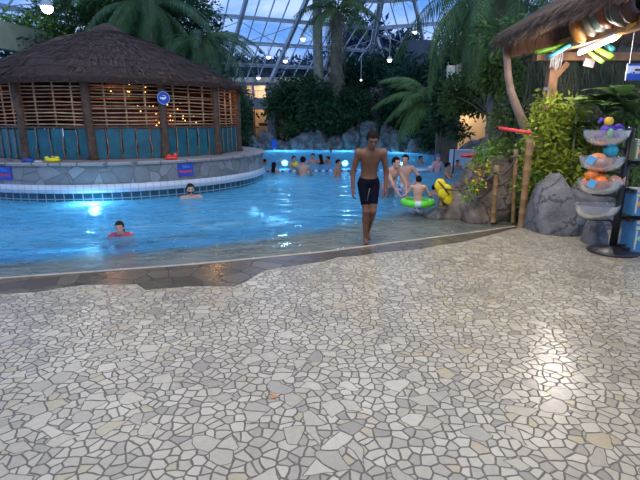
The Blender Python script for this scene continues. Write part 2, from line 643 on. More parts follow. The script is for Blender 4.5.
def grid_mesh(name, xs, ys, zf, m, attr=None):
    nx, ny = len(xs), len(ys)
    vs = [(x, y, zf(x, y)) for y in ys for x in xs]
    fs = [(j * nx + i, j * nx + i + 1, (j + 1) * nx + i + 1, (j + 1) * nx + i) for j in range(ny - 1) for i in range(nx - 1)]
    me = bpy.data.meshes.new(name); me.from_pydata(vs, [], fs); me.materials.append(m)
    me.polygons.foreach_set('use_smooth', [True] * len(me.polygons))
    if attr:
        a = me.attributes.new(attr, 'FLOAT', 'POINT')
        a.data.foreach_set('value', [(y - edge_at(x)) / shelf(x) for x, y, z in vs])
    me.update()
    return link(name, me)


xs = [(-22 + i * .35) for i in range(112)]
ys = [0.3 + .12 * i for i in range(100)] + [12.3 + .8 * i for i in range(28)]
basin = grid_mesh('pool_basin', xs, ys, basin_z, basin_material(), 'offshore')
tag(basin, 'pool basin shelving from pale beach to blue bottom', kind='structure')

# water
m, nt, T, Gl, Fr, MS = clear_mat('pool_water_surface', (.62, .88, .98), (.92, .97, 1), .03, 1.33, 0.01)
N = nt.nodes.new
tc = N('ShaderNodeTexCoord')
mp = N('ShaderNodeMapping'); mp.inputs['Scale'].default_value = (1, 1.5, 1); mp.inputs['Rotation'].default_value = (0, 0, R(-14))
n1 = N('ShaderNodeTexNoise'); n1.inputs['Scale'].default_value = 2.3; n1.inputs['Detail'].default_value = 4; n1.inputs['Distortion'].default_value = .6
n2 = N('ShaderNodeTexNoise'); n2.inputs['Scale'].default_value = 9; n2.inputs['Detail'].default_value = 3
lk(nt, tc.outputs['Object'], mp.inputs[0]); lk(nt, mp.outputs[0], n1.inputs['Vector']); lk(nt, mp.outputs[0], n2.inputs['Vector'])
ad = N('ShaderNodeMath'); ad.operation = 'MULTIPLY_ADD'; ad.inputs[1].default_value = .22
lk(nt, n2.outputs['Fac'], ad.inputs[0]); lk(nt, n1.outputs['Fac'], ad.inputs[2])
bp = N('ShaderNodeBump'); bp.inputs['Strength'].default_value = 1.0; bp.inputs['Distance'].default_value = .2
lk(nt, ad.outputs[0], bp.inputs['Height'])
lk(nt, bp.outputs[0], Gl.inputs['Normal']); lk(nt, bp.outputs[0], Fr.inputs['Normal'])
# a little scattering in the aerated water
df = N('ShaderNodeBsdfDiffuse'); df.inputs['Color'].default_value = (.13, .55, .76, 1)
tlw = N('ShaderNodeBsdfTranslucent'); tlw.inputs['Color'].default_value = (.22, .68, .92, 1)
lk(nt, bp.outputs[0], df.inputs['Normal'])
dfm = N('ShaderNodeMixShader'); dfm.inputs[0].default_value = .4; lk(nt, df.outputs[0], dfm.inputs[1]); lk(nt, tlw.outputs[0], dfm.inputs[2])
mr = N('ShaderNodeMapRange'); mr.inputs['From Min'].default_value = .42; mr.inputs['From Max'].default_value = .72
mr.inputs['To Min'].default_value = .74; mr.inputs['To Max'].default_value = .93
lk(nt, n1.outputs['Fac'], mr.inputs['Value'])
mr2 = N('ShaderNodeAttribute'); mr2.attribute_name = 'offshore'
mr3 = N('ShaderNodeMapRange'); mr3.inputs['From Min'].default_value = .55; mr3.inputs['From Max'].default_value = 1.7
lk(nt, mr2.outputs['Fac'], mr3.inputs['Value'])
mm = N('ShaderNodeMath'); mm.operation = 'MULTIPLY'
lk(nt, mr.outputs[0], mm.inputs[0]); lk(nt, mr3.outputs[0], mm.inputs[1])
ms2 = N('ShaderNodeMixShader')
lk(nt, mm.outputs[0], ms2.inputs[0]); lk(nt, T.outputs[0], ms2.inputs[1]); lk(nt, dfm.outputs[0], ms2.inputs[2])
lk(nt, ms2.outputs[0], MS.inputs[1])
# shallow film is clear, deeper water is tinted
tm = N('ShaderNodeMix'); tm.data_type = 'RGBA'
lk(nt, mr3.outputs[0], tm.inputs[0]); tm.inputs[6].default_value = (.9, .96, .97, 1); tm.inputs[7].default_value = (.55, .86, .98, 1)
lk(nt, tm.outputs[2], T.inputs['Color'])


def ripple(x, y):
    d = max(0, y - edge_at(x))
    a = min(1, d / 2.5)
    return WZ + a * (.018 * noise.noise(Vector((x * 1.1, y * 1.8, 0))) + .011 * noise.noise(Vector((x * 3.1, y * 4.4, 3))))


ysw = [0.3 + .1 * i for i in range(150)] + [15.3 + .5 * i for i in range(34)]
xsw = [-20 + .13 * i for i in range(270)]
water = grid_mesh('pool_water', xsw, ysw, ripple, m, 'offshore')
tag(water, 'rippling blue pool water', kind='structure')

# underwater lamps (round wall lamps in the pool)
lens = mat('pool_lamp_lens', (.8, .9, 1), .3, 0, emit=(.55, .8, 1), es=2.5)
HC = Vector((-5.8, 14.26, 0)); RR = 4.07


def pool_lamp(x, y, dx, dy, e, lab, r=.13, zz=-1.0):
    t = thing('pool_lamp', lab, 'pool lamp', (x, y, zz), 0, 'underwater lamps in the pool')
    t.rotation_euler = Vector((dx, dy, 0)).to_track_quat('Z', 'Y').to_euler()
    a = MB(); a.lathe([(.001, -.03), (r * 1.25, -.03), (r * 1.25, .02), (r, .025)], n=20)
    a.build('rim', mat('steel', (.5, .52, .55), .3, .1, metal=.9), t)
    b = MB(); b.lathe([(r, .02), (r * .7, .035), (.001, .04)], n=20)
    b.build('lens', lens, t)
    o = light('pool_lamp_light', 'POINT', (x + dx * .34, y + dy * .34, zz), e, (.36, .74, 1), .06 if zz > -.5 else .3)
    return t


# ------------------------------------------------------------------ hut island
isl = thing('round_pool_island', 'round raised stone island wall with white and blue tile bands under the thatched hut', 'pool island', HC)
stone = flag_material('ring_stone', (.08, .085, .095), (.28, .29, .29), (.10, .10, .10), 3.0, .55, .014)
a = MB(); a.lathe([(RR, .32), (RR, .74)], n=96); o = a.build('stone_facing', stone, isl)
a = MB(); a.lathe([(RR + .005, .13), (RR + .03, .14), (RR + .03, .315), (RR, .32)], n=96, mi=0); o = a.build('white_tile_band', tile_material('white_tile', (.52, .58, .64), (.38, .42, .48), .16, .2, .3, .04), isl, True); uv_cyl(o, RR)
tag(o, 'white glazed tile band')
a = MB(); a.lathe([(RR - .01, -1.4), (RR - .01, .13)], n=96); o = a.build('blue_tile_band', tile_material('blue_tile', (.010, .06, .10), (.20, .28, .32), .2, .3, .2, .3), isl, True); uv_cyl(o, RR)
tag(o, 'dark blue tile band at the waterline')
a = MB(); a.lathe([(RR, .72), (RR + .05, .73), (RR + .06, .77), (RR + .04, .80), (RR - .9, .80), (RR - 1.3, .80), (.01, .80)], n=96)
a.build('coping', flag_material('ring_cap', (.22, .19, .18), (.36, .31, .28), (.12, .11, .1), 1.9, .5, .02), isl)

for ang, e, zz in ((11.5, 120, -.24), (84, 90, -1.1)):
    s, c = math.sin(R(ang)), -math.cos(R(ang))
    pool_lamp(HC.x + (RR + .0) * s, HC.y + (RR + .0) * c, s, c, e * 1.0, 'round underwater pool lamp set in the island wall below its tiles' if zz < -.5 else 'shallow underwater lamp glowing just below the island tiles', .13, zz)
for i, (px, y, e) in enumerate(((285, 29.2, 200), (345, 29.0, 170), (400, 27.6, 170))):
    pool_lamp((px - 320) / F * y, y, 0, -1, e * 1.6, 'round underwater pool lamp set below the far rock wall', .16, -.8)

# hut
hut = thing('thatched_hut', 'round thatched hut with bamboo slat walls and turquoise lower panels on the stone island', 'hut', HC + Vector((0, 0, .8)))
z0 = .8
NP = 13
PR = 3.35
wood_dk = mat('dark_post_wood', (.085, .05, .03), .8, .4, 9, .6, 20)
wood_lt = mat('bamboo_slat', (.42, .27, .14), .5, .35, 5, .3, 22, island=.3)
teal = mat('turquoise_board', (.004, .095, .13), .5, .25, 4, .2, 14, island=.12)
angs = [R(10 + 360 / NP * k) for k in range(NP)]


def cyl(a, r, z): return Vector((r * math.sin(a), -r * math.cos(a), z))


for k, an in enumerate(angs):
    mb = MB()
    pts = [cyl(an + random.uniform(-.006, .006), PR + random.uniform(-.02, .02), z) for z in (0, .12, .5, 1.0, 1.5, 1.98)]
    mb.tube(pts, [.14, .105, .1, .095, .095, .1], 10)
    mb.build('post', wood_dk, hut, True)
for k in range(NP):
    a0, a1 = angs[k], angs[k] + 2 * PI / NP
    P0, P1 = cyl(a0, PR, 0), cyl(a1, PR, 0)
    mb = MB()
    t0, t1 = .035, .965
    for j in range(13):
        z = .79 + j * .085 + random.uniform(-.012, .012)
        A = P0.lerp(P1, t0); B = P0.lerp(P1, t1)
        r = random.uniform(.012, .019)
        mb.tube([A + Vector((0, 0, z)), P0.lerp(P1, .5) + Vector((0, 0, z + random.uniform(-.02, .02))), B + Vector((0, 0, z + random.uniform(-.02, .02)))], r, 6)
    mb.build('slat_panel', wood_lt, hut, True)
    mb = MB()
    for q in (.22, .5, .77):
        A = P0.lerp(P1, q) * .985
        mb.tube([A + Vector((0, 0, .72)), A + Vector((0, 0, 1.95))], .022, 6)
    mb.build('lattice_upright', wood_lt, hut, True)
    # turquoise boards
    mb = MB()
    d = (P1 - P0).normalized(); nrm = Vector((d.y, -d.x, 0))
    L = (P1 - P0).length; nb = 5
    for j in range(nb):
        c = P0 + d * (L * (j + .5) / nb)
        hgt = .68 + random.uniform(-.02, .025)
        mb.box(c + Vector((0, 0, hgt / 2 + .01)) - nrm * .0, (L / nb * .86, .03, hgt), Matrix.Rotation(math.atan2(d.y, d.x), 3, 'Z'))
    mb.build('turquoise_board_panel', teal, hut)
    if math.cos((a0 + a1) / 2) < -.15 or math.sin((a0 + a1) / 2) < -.72:
        mb = MB()
        for j in range(9):
            c = P0 + d * (L * (j + .5) / 9) - nrm * .06
            mb.box(c + Vector((0, 0, 1.3)), (L / 9 * .97, .03, 1.3), Matrix.Rotation(math.atan2(d.y, d.x), 3, 'Z'))
        mb.build('rear_boarding', mat('rear_red_board', (.11, .025, .018), .6, .4, 3, island=.2), hut)
    mb = MB()
    for j in range(1, nb):
        c = P0 + d * (L * j / nb) + nrm * .04
        mb.tube([c + Vector((0, 0, .01)), c + d * random.uniform(-.03, .03) + Vector((0, 0, .25)), c + d * random.uniform(-.02, .02) + Vector((0, 0, .48)),
                 c + Vector((0, 0, .7))], [.018, .014, .013, .011], 6)
    mb.build('batten', mat('batten_wood', (.22, .17, .12), .7, .4, 8), hut, True)
    mb = MB()
    mb.bar(P0 * 1.0 + Vector((0, 0, .73)), P1 * 1.0 + Vector((0, 0, .73)), .07, .05)
    mb.build('rail', wood_dk, hut)
    mb = MB(); mb.bar(P0 * 1.0 + Vector((0, 0, 1.93)), P1 * 1.0 + Vector((0, 0, 1.93)), .1, .1)
    mb.build('rail', wood_dk, hut)


# thatch
def thatch_material(name, c0, c1, c2):
    m = bpy.data.materials.new(name); m.use_nodes = True
    nt = m.node_tree; b = nt.nodes['Principled BSDF']; N = nt.nodes.new
    g = N('ShaderNodeNewGeometry'); tc = N('ShaderNodeTexCoord')
    n = N('ShaderNodeTexNoise'); n.inputs['Scale'].default_value = 14; n.inputs['Detail'].default_value = 8
    lk(nt, tc.outputs['Object'], n.inputs['Vector'])
    ad = N('ShaderNodeMath'); ad.operation = 'MULTIPLY_ADD'; ad.inputs[1].default_value = .45
    ad2 = N('ShaderNodeMath'); ad2.operation = 'MULTIPLY'; ad2.inputs[1].default_value = .6
    lk(nt, n.outputs['Fac'], ad2.inputs[0])
    lk(nt, g.outputs['Random Per Island'], ad.inputs[0]); lk(nt, ad2.outputs[0], ad.inputs[2])
    r = N('ShaderNodeValToRGB'); r.color_ramp.elements.new(.5)
    for e, (p, c) in zip(r.color_ramp.elements, ((.15, c0), (.5, c1), (.85, c2))): e.position = p; e.color = (*c, 1)
    lk(nt, ad.outputs[0], r.inputs[0]); lk(nt, r.outputs[0], b.inputs['Base Color'])
    b.inputs['Roughness'].default_value = .85
    b.inputs['Specular IOR Level'].default_value = .15
    return m


th = thatch_material('dark_thatch', (.024, .014, .011), (.065, .04, .032), (.17, .115, .09))
ER, EZ, AZ = 3.74, 1.78, 3.34      # eave radius, eave z and apex z above island top


def roof_prof(t):                     # t 0 apex .. 1 eave
    r = ER * t
    z = AZ - (AZ - EZ) * (t ** 1.32)
    return r, z


mb = MB()
TI = 9
prof = []
for i in range(TI):
    ta, tb = i / TI, (i + 1) / TI
    ra, za = roof_prof(ta); rb, zb = roof_prof(tb)
    prof += [(max(ra, .01), za + .02), (rb, zb + .035), (rb, zb - .0)]
prof += [(ER - .02, EZ - .09), (ER * .9, EZ + .02), (2.0, EZ + .7), (.02, AZ - .3)]
mb.lathe(prof, n=150)
for i, v in enumerate(mb.v):
    v = Vector(v); a_ = noise.noise(v * 1.7) * .07 + noise.noise(v * 6) * .035
    mb.v[i] = (v.x * (1 + a_ * .25), v.y * (1 + a_ * .25), v.z + a_ * .8)
NST = 22000
for i in range(NST):
    t = math.sqrt(random.uniform(.002, 1))
    tier = math.ceil(t * TI) / TI
    if random.random() < .35:
        t = min(1.0, tier + random.uniform(-.015, .012))
    an = random.uniform(0, 2 * PI)
    L = random.uniform(.18, .4)
    t1 = t; t0 = max(.0, t - L / ER)
    r0, z0_ = roof_prof(t0); r1, z1_ = roof_prof(t1)
    lift = random.uniform(.04, .085)
    A = cyl(an, r0, z0_ + .03); B = cyl(an + random.uniform(-.02, .02) / max(t, .2), r1 + .02, z1_ + lift - .03 - (random.uniform(0, .12) if t > .98 else 0))
    wv = cyl(an + PI / 2, random.uniform(.008, .022), 0)
    mb.add([A - wv, A + wv, B + wv * .4, B - wv * .4], [(0, 1, 2, 3)])
mb.build('thatch_roof', th, hut, False, (-.2, 0, 0))
mb = MB()
mb.lathe([(.02, AZ + .20), (.16, AZ + .14), (.34, AZ + .06), (.46, AZ - .06), (.3, AZ - .1)], n=16)
for i in range(400):
    an = random.uniform(0, 2 * PI); r = random.uniform(.1, .4)
    A = cyl(an, r * .4, AZ + .19 - r * .2); B = cyl(an, r + .12, AZ + .12 - r * .5)
    wv = cyl(an + PI / 2, .012, 0)
    mb.add([A - wv, A + wv, B], [(0, 1, 2)])
mb.build('roof_cap', th, hut, False, (-.2, 0, 0))
# rafters
for an in angs:
    mb = MB(); mb.tube([cyl(an, ER * .97, EZ - .02), cyl(an, 2.0, EZ + .62)], .05, 6); mb.build('rafter', wood_dk, hut)

# inside the hut: red counter wall, shelf with things, string lights
red = mat('dark_red_wall', (.16, .03, .02), .6, .4, 3)
cnt = thing('round_bar_counter', 'red panelled bar counter seen dimly through the slats of the hut', 'bar counter', HC + Vector((0, 0, .8)))
mb = MB(); mb.lathe([(1.5, 0), (1.5, 1.15), (1.75, 1.16), (1.75, 1.22), (1.4, 1.22), (1.4, 0)], n=32); mb.build('counter', red, cnt)
mb = MB(); mb.lathe([(.35, 0), (.35, 1.95)], n=12); mb.build('centre_pole', wood_dk, cnt, True)
mb = MB()
for zz in (1.45, 1.75):
    mb.lathe([(.36, zz), (.8, zz), (.8, zz + .04), (.36, zz + .04)], n=24)
mb.build('shelf', mat('orange_wood', (.30, .14, .05), .5, .3, 6), cnt)
mg = mat('warm_bulb', (1, .6, .2), .4, 0, emit=(1, .42, .10), es=4)
sl = thing('string_lights', 'string of small warm bulbs glowing behind the slats of the hut', 'string lights', HC + Vector((0, 0, .8)))
wire = MB(); rows = []
for r_ in range(4):
    aa = R(14 + r_ * 7); base = aa
    pts = []
    for k in range(12):
        a_ = base + k * .045
        z = 1.85 - .11 * k + .06 * math.sin(k * 2.1 + r_)
        pts.append(cyl(a_ + .05 * math.sin(k * 1.7), 2.95, z))
    wire.tube(pts, .006, 4)
    rows += pts
wire.build('wire', mat('black_wire', (.01, .01, .01), .5, 0), sl)
for p in rows:
    b = MB(); b.ball(p - Vector((0, 0, .03)), .017, 8); b.build('bulb', mg, sl, True)
light('hut_lamp', 'POINT', HC + Vector((0, -1.9, 2.45)), 34, (1, .42, .2), .15)
light('hut_lamp', 'POINT', HC + Vector((2.6, -.5, 2.2)), 34, (1, .48, .16), .12)
# ------------------------------------------------------------------ signs and toys on the island
sb = mat('sign_blue', (.01, .06, .38), .4, .1, 3)
sw = mat('sign_white', (.75, .8, .85), .4, .05)
srd = mat('sign_red', (.75, .04, .02), .4, .05)


def text(parent, body, size, m, loc, rot, name='lettering'):
    cu = bpy.data.curves.new(name, 'FONT'); cu.body = body; cu.size = size; cu.align_x = 'CENTER'; cu.align_y = 'CENTER'; cu.extrude = .002
    cu.materials.append(m)
    o = bpy.data.objects.new(name, cu); COL.objects.link(o); o.parent = parent; o.location = loc; o.rotation_euler = rot
    return o


def wall_sign(px, py, lab):
    # on the curved stone face
    best = None
    for k in range(-900, 900):
        a_ = R(k / 10); p = HC + cyl(a_, RR + .012, .56)
        D = p.y * math.cos(PITCH) - (p.z - CZ) * math.sin(PITCH)
        e = abs(320 + F * p.x / D - px)
        if best is None or e < best[0]: best = (e, a_, p)
    _, a_, p = best
    t = thing('pool_rule_sign', lab, 'sign', p, a_, 'blue signs on the island wall')
    mb = MB(); mb.box((0, 0, 0), (.38, .02, .3)); mb.build('board', sb, t)
    mb = MB()
    for i in range(6): mb.box((-.13 + .052 * i, -.013, -.045 + .006 * math.sin(i * 2)), (.036, .004, .05))
    mb.box((-.135, -.013, -.035), (.05, .005, .06))
    mb.build('red_marking', srd, t)
    mb = MB(); mb.box((0, -.012, .075), (.16, .004, .012)); mb.box((.02, -.012, .05), (.2, .004, .01)); mb.box((-.03, -.012, .105), (.1, .004, .01))
    mb.build('white_marking', mat('sign_pale', (.12, .25, .6), .4, .05), t)
    return t


wall_sign(185.5, 173, 'blue sign with red marks beside the bearded swimmer')
wall_sign(4.5, 175, 'blue sign with red marks at the left edge of the picture')
# round blue sign on the third post
an = R(10 + 360 / NP)
p = HC + cyl(an, PR + .13, 0) + Vector((0, 0, 0)); p.z = P(162, 98, p.y).z
t = thing('round_sign', 'round blue sign with white figure on a hut post', 'sign', p, an)
mb = MB(); mb.lathe([(.001, -.01), (.15, -.01), (.15, .01), (.001, .01)], n=28); o = mb.build('disc', sb, t); o.rotation_euler = (PI / 2, 0, 0)
mb = MB(); mb.lathe([(.135, .012), (.148, .014), (.15, .012)], n=28); o = mb.build('ring', mat('sign_ring', (.25, .4, .7), .4, .05), t); o.rotation_euler = (PI / 2, 0, 0)
mb = MB(); mb.ball((-.01, -.015, -.01), (.055, .006, .028), 12); mb.ball((.045, -.015, .015), (.022, .006, .022), 10)
mb.add([(-.05, -.018, 0), (-.09, -.018, .03), (-.08, -.018, -.03)], [(0, 1, 2)])
mb.ball((.01, -.015, .055), (.05, .004, .006), 8); mb.build('white_figure', sw, t)


def on_ring(px, r, z=.8):
    best = None
    for k in range(-900, 900):
        p = HC + cyl(R(k / 10), r, z)
        D = p.y * math.cos(PITCH) - (p.z - CZ) * math.sin(PITCH)
        e = abs(320 + F * p.x / D - px)
        if best is None or e < best[0]: best = (e, p, R(k / 10))
    return best[1], best[2]


def lumpy(name, label, cat, loc, r, m, seed=0, rz=0):
    """crumpled cloth heap or soft toy"""
    mb = MB(); mb.ball((0, 0, 0), 1, 20)
    vs = []
    for v in mb.v:
        v = Vector(v); d = 1 + .35 * noise.noise(v * 1.7 + Vector((seed, 0, 0))) + .15 * noise.noise(v * 4 + Vector((0, seed, 0)))
        vs.append((v.x * d * r[0], v.y * d * r[1], max(v.z * d, -.55) * r[2] + .55 * r[2]))
    mb.v = vs
    o = mb.build(name, m, None, True, loc); o.rotation_euler.z = rz
    return tag(o, label, cat)


yel = mat('toy_yellow', (.75, .68, .02), .4, .1, 8)
p, a_ = on_ring(53, RR - .12); t = thing('toy_boat', 'yellow plastic water toy lying on the island coping', 'toy', p, a_)
mb = MB(); mb.ball((0, 0, .05), (.17, .07, .05), 14); mb.ball((.1, 0, .09), (.06, .05, .04), 10); mb.build('body', yel, t, True)
mb = MB(); mb.ball((-.12, 0, .09), (.05, .04, .04), 10); mb.tube([(-.02, 0, .08), (.0, 0, .13), (.04, 0, .12)], .012, 6); mb.build('grip', yel, t, True)
p, a_ = on_ring(28, RR - .12); lumpy('swim_shirt', 'blue and dark crumpled swim shirt on the island coping', 'clothing', p, (.13, .08, .06), mat('navy_cloth', (.02, .06, .3), .7, .6, 14), 2)
p, a_ = on_ring(38, RR - .1); lumpy('pale_cloth', 'small pale cloth lying beside the yellow toy', 'cloth', p, (.1, .05, .025), mat('pale_cloth', (.45, .45, .42), .8, .3, 9), 6)
p, a_ = on_ring(171.5, RR - .14); t = thing('red_water_toy', 'bright red inflatable toy lying on the island coping', 'toy', p, a_)
rdt = mat('toy_red', (.85, .06, .03), .35, .15, 8)
mb = MB(); mb.tube([cyl(2 * PI * k / 16, .11, .04) for k in range(17)], .035, 8); mb.build('ring', rdt, t, True)
mb = MB(); mb.ball((.1, 0, .1), (.05, .04, .05), 10); mb.ball((-.05, 0, .09), (.06, .04, .03), 10); mb.build('head', rdt, t, True)


# ------------------------------------------------------------------ rocks
def rock(name, label, loc, r, seed, m, group=None, cat='boulder', rough=.28, sub=4, rz=0, sink=.25):
    import bmesh
    bm = bmesh.new(); bmesh.ops.create_icosphere(bm, subdivisions=sub, radius=1)
    off_ = Vector((seed * 3.7, seed * 1.3, seed * 2.1))
    rr_ = random.Random(seed * 31 + 5)
    pl = []
    for _ in range(22):
        n_ = Vector((rr_.gauss(0, 1), rr_.gauss(0, 1), rr_.gauss(0, 1))).normalized()
        pl.append((n_, rr_.uniform(.66, .98)))
    for v in bm.verts:
        c = v.co.copy()
        d = 1.12
        for n_, h_ in pl:
            q = c.dot(n_)
            if q > .05: d = min(d, h_ / q)
        d *= 1 + rough * .45 * noise.noise(c * 1.3 + off_) + rough * .22 * noise.noise(c * 3.6 + off_) + rough * .1 * noise.noise(c * 9 + off_)
        v.co = Vector((c.x * d * r[0], c.y * d * r[1], max(c.z * d, -sink - .2) * r[2] + sink * r[2]))
    me = bpy.data.meshes.new(name); bm.to_mesh(me); bm.free()
    me.materials.append(m)
    me.polygons.foreach_set('use_smooth', [True] * len(me.polygons))
    o = link(name, me, None, loc); o.rotation_euler.z = rz
    return tag(o, label, cat, group)


def rock_material(name, dark, light_, crack):
    m = bpy.data.materials.new(name); m.use_nodes = True
    nt = m.node_tree; b = nt.nodes['Principled BSDF']; N = nt.nodes.new
    tc = N('ShaderNodeTexCoord')
    n = N('ShaderNodeTexNoise'); n.inputs['Scale'].default_value = 3; n.inputs['Detail'].default_value = 9; n.inputs['Roughness'].default_value = .65
    lk(nt, tc.outputs['Object'], n.inputs['Vector'])
    r = N('ShaderNodeValToRGB'); r.color_ramp.elements[0].position = .35; r.color_ramp.elements[1].position = .68
    r.color_ramp.elements[0].color = (*dark, 1); r.color_ramp.elements[1].color = (*light_, 1)
    lk(nt, n.outputs['Fac'], r.inputs[0])
    v = N('ShaderNodeTexVoronoi'); v.feature = 'DISTANCE_TO_EDGE'; v.inputs['Scale'].default_value = 1.6
    nn = N('ShaderNodeVectorMath'); nn.operation = 'SCALE'; nn.inputs['Scale'].default_value = .5
    lk(nt, n.outputs['Color'], nn.inputs[0])
    na = N('ShaderNodeVectorMath'); na.operation = 'ADD'; lk(nt, tc.outputs['Object'], na.inputs[0]); lk(nt, nn.outputs[0], na.inputs[1])
    lk(nt, na.outputs[0], v.inputs['Vector'])
    mr = N('ShaderNodeMapRange'); mr.inputs['From Max'].default_value = .035
    lk(nt, v.outputs['Distance'], mr.inputs['Value'])
    mx = N('ShaderNodeMix'); mx.data_type = 'RGBA'; mx.inputs[6].default_value = (*crack, 1)
    lk(nt, mr.outputs[0], mx.inputs[0]); lk(nt, r.outputs[0], mx.inputs[7]); lk(nt, mx.outputs[2], b.inputs['Base Color'])
    b.inputs['Roughness'].default_value = .6
    bp = N('ShaderNodeBump'); bp.inputs['Strength'].default_value = .55; bp.inputs['Distance'].default_value = .05
    h = N('ShaderNodeMath'); h.operation = 'MULTIPLY_ADD'; h.inputs[1].default_value = 2.2
    lk(nt, n.outputs['Fac'], h.inputs[0]); lk(nt, mr.outputs[0], h.inputs[2])
    lk(nt, h.outputs[0], bp.inputs['Height']); lk(nt, bp.outputs[0], b.inputs['Normal'])
    return m


rk_brown = rock_material('brown_rock', (.06, .044, .034), (.24, .18, .135), (.035, .028, .022))
rk_grey = rock_material('grey_rock', (.075, .075, .08), (.22, .22, .225), (.07, .07, .075))
rk_far = rock_material('far_rock', (.035, .036, .038), (.19, .185, .18), (.02, .02, .02))

# rock outcrop by the pool
RG = 'brown rocks of the outcrop by the pool'
rock('pool_rock', 'large rounded brown rock behind the short rope post', (2.72, 8.75, -.35), (.52, .6, .75), 1, rk_brown, RG, 'rock')
rock('pool_rock', 'brown rock between the rope posts, under yellow flowers', (3.1, 8.85, -.2), (.6, .75, .98), 2, rk_brown, RG, 'rock')
rock('pool_rock', 'low brown rock at the foot of the leaning rope post', (2.85, 8.35, -.25), (.5, .4, .5), 3, rk_brown, RG, 'rock')
rock('pool_rock', 'dark rock behind the tall bamboo posts', (3.75, 8.95, -.2), (.6, .6, .8), 4, rk_brown, RG, 'rock')
rock('pool_rock', 'upright rounded rock topping the outcrop', (3.35, 8.9, .72), (.24, .24, .3), 5, rk_brown, RG, 'rock')
rock('pool_rock', 'flat dark rock at the water side under the red float', (3.32, 10.1, -.15), (.42, .6, .85), 6, rk_brown, RG, 'rock')
rock('pool_rock', 'dark wet rock low in the water beside the yellow cloth', (2.15, 8.55, -.25), (.25, .3, .35), 7, rk_far, RG, 'rock')
rock('pool_rock', 'pale rock lying in front of the grey palm trunk', (6.6, 18.75, .35), (.6, .4, .55), 9, rk_brown, RG, 'rock')
rock('pool_rock', 'flat pale rock below the lit wall opening', (5.9, 18.8, .35), (.5, .35, .6), 8, rk_grey, RG, 'rock')
rock('pool_rock', 'brown rock standing behind the upright rock', (4.3, 11.6, .0), (.7, .7, .72), 10, rk_brown, RG, 'rock')

# the two boulders by the toy rack
p = G(556, 236)
rock('boulder', 'large grey angular boulder standing on the paving beside the toy rack', (p.x + .12, p.y + .35, -.10), (.47, .40, .70), 23, rk_grey, None, 'boulder', .34)
p = G(602, 246)
rock('boulder', 'small grey boulder behind the toy rack pole', (p.x - .02, p.y + .2, -.05), (.2, .2, .36), 12, rk_grey, None, 'boulder', .3)
rock('boulder', 'grey boulder half hidden by leaves behind the toy rack', (4.35, 7.55, -.1), (.5, .42, .78), 14, rk_grey, None, 'boulder', .3)

# far rock wall along the pool
fr_desc = ['below the balcony', 'left of the blue board', 'right of the blue board', 'below the dark trees left of the palms', 'below the smooth palm trunk',
           'below the shaggy palm', 'behind the wading boy', 'right of the shaggy palm, pale face', 'just left of the walking man', 'hidden by the walking man',
           'behind the man in flower shorts', 'below the arching palm', 'right of the arching palm', 'behind the man in blue cap', 'at the right end beside the lit opening']
for i in range(15):
    px = 236 + i * 16.5
    y = 30.6 - (0 if i < 9 else (i - 8) * 1.1)
    x = (px - 320) / F * y
    hgt = [.8, 1.0, 1.2, 1.0, 1.15, 1.4, 1.3, 1.6, 1.9, 1.6, 1.3, 1.2, 1.1, 1.0, 1.1][i]
    rock('far_rock', 'grey rock of the far pool edge ' + fr_desc[i], (x, y, -.5 + .1 * (i % 3)), (.98, .8, hgt * .95), 30 + i, rk_far, 'rocks along the far pool edge', 'rock', .8, 4)
# tall dark rock outcrop among far trees
rock('far_rock', 'tall dark rock face among the trees right of the shaggy palm', P(378, 140, 31.8), (1.3, .9, 2.7), 55, rk_far, None, 'rock', .4, 4)
rock('far_rock', 'orange tinted rock ledge behind the walking man', P(362, 146, 31.2), (1.0, .7, 1.2), 56, mat('rust_rock', (.16, .085, .035), .8, .5, 3, .6), None, 'rock', .4, 3)

# banks
soil = mat('soil', (.03, .026, .018), .9, .5, 2, .5)
bank = slab('ground_back', [(-24, 31), (3.6, 31), (5, 29.2), (6.4, 27.2), (7.6, 24.8), (9, 24.8), (9, 60), (-24, 60)], -1.4, .35, soil); tag(bank, 'dark planted bank beyond the pool', kind='structure')
bank = slab('ground_right', [(3.3, 8.05), (12, 8.05), (30, 31), (9, 60), (8.2, 60), (8.0, 31), (6.4, 20), (4.9, 15), (3.9, 12), (3.2, 9.2)], -1.4, .06, soil)
tag(bank, 'dark planted bed right of the pool', kind='structure')
bank = slab('ground_left', [(-24, 17), (-13, 17), (-11.5, 21), (-8, 25), (-6.6, 31), (-24, 31)], -1.4, .3, soil)
tag(bank, 'dark planted bank behind the hut', kind='structure')


# ------------------------------------------------------------------ foliage
def leaf_mat(name, col, tr=.35, rough=.45, isl_=.45):
    return mat(name, col, rough, .35, 1.2, island=isl_, trans=tr, spec=.4)


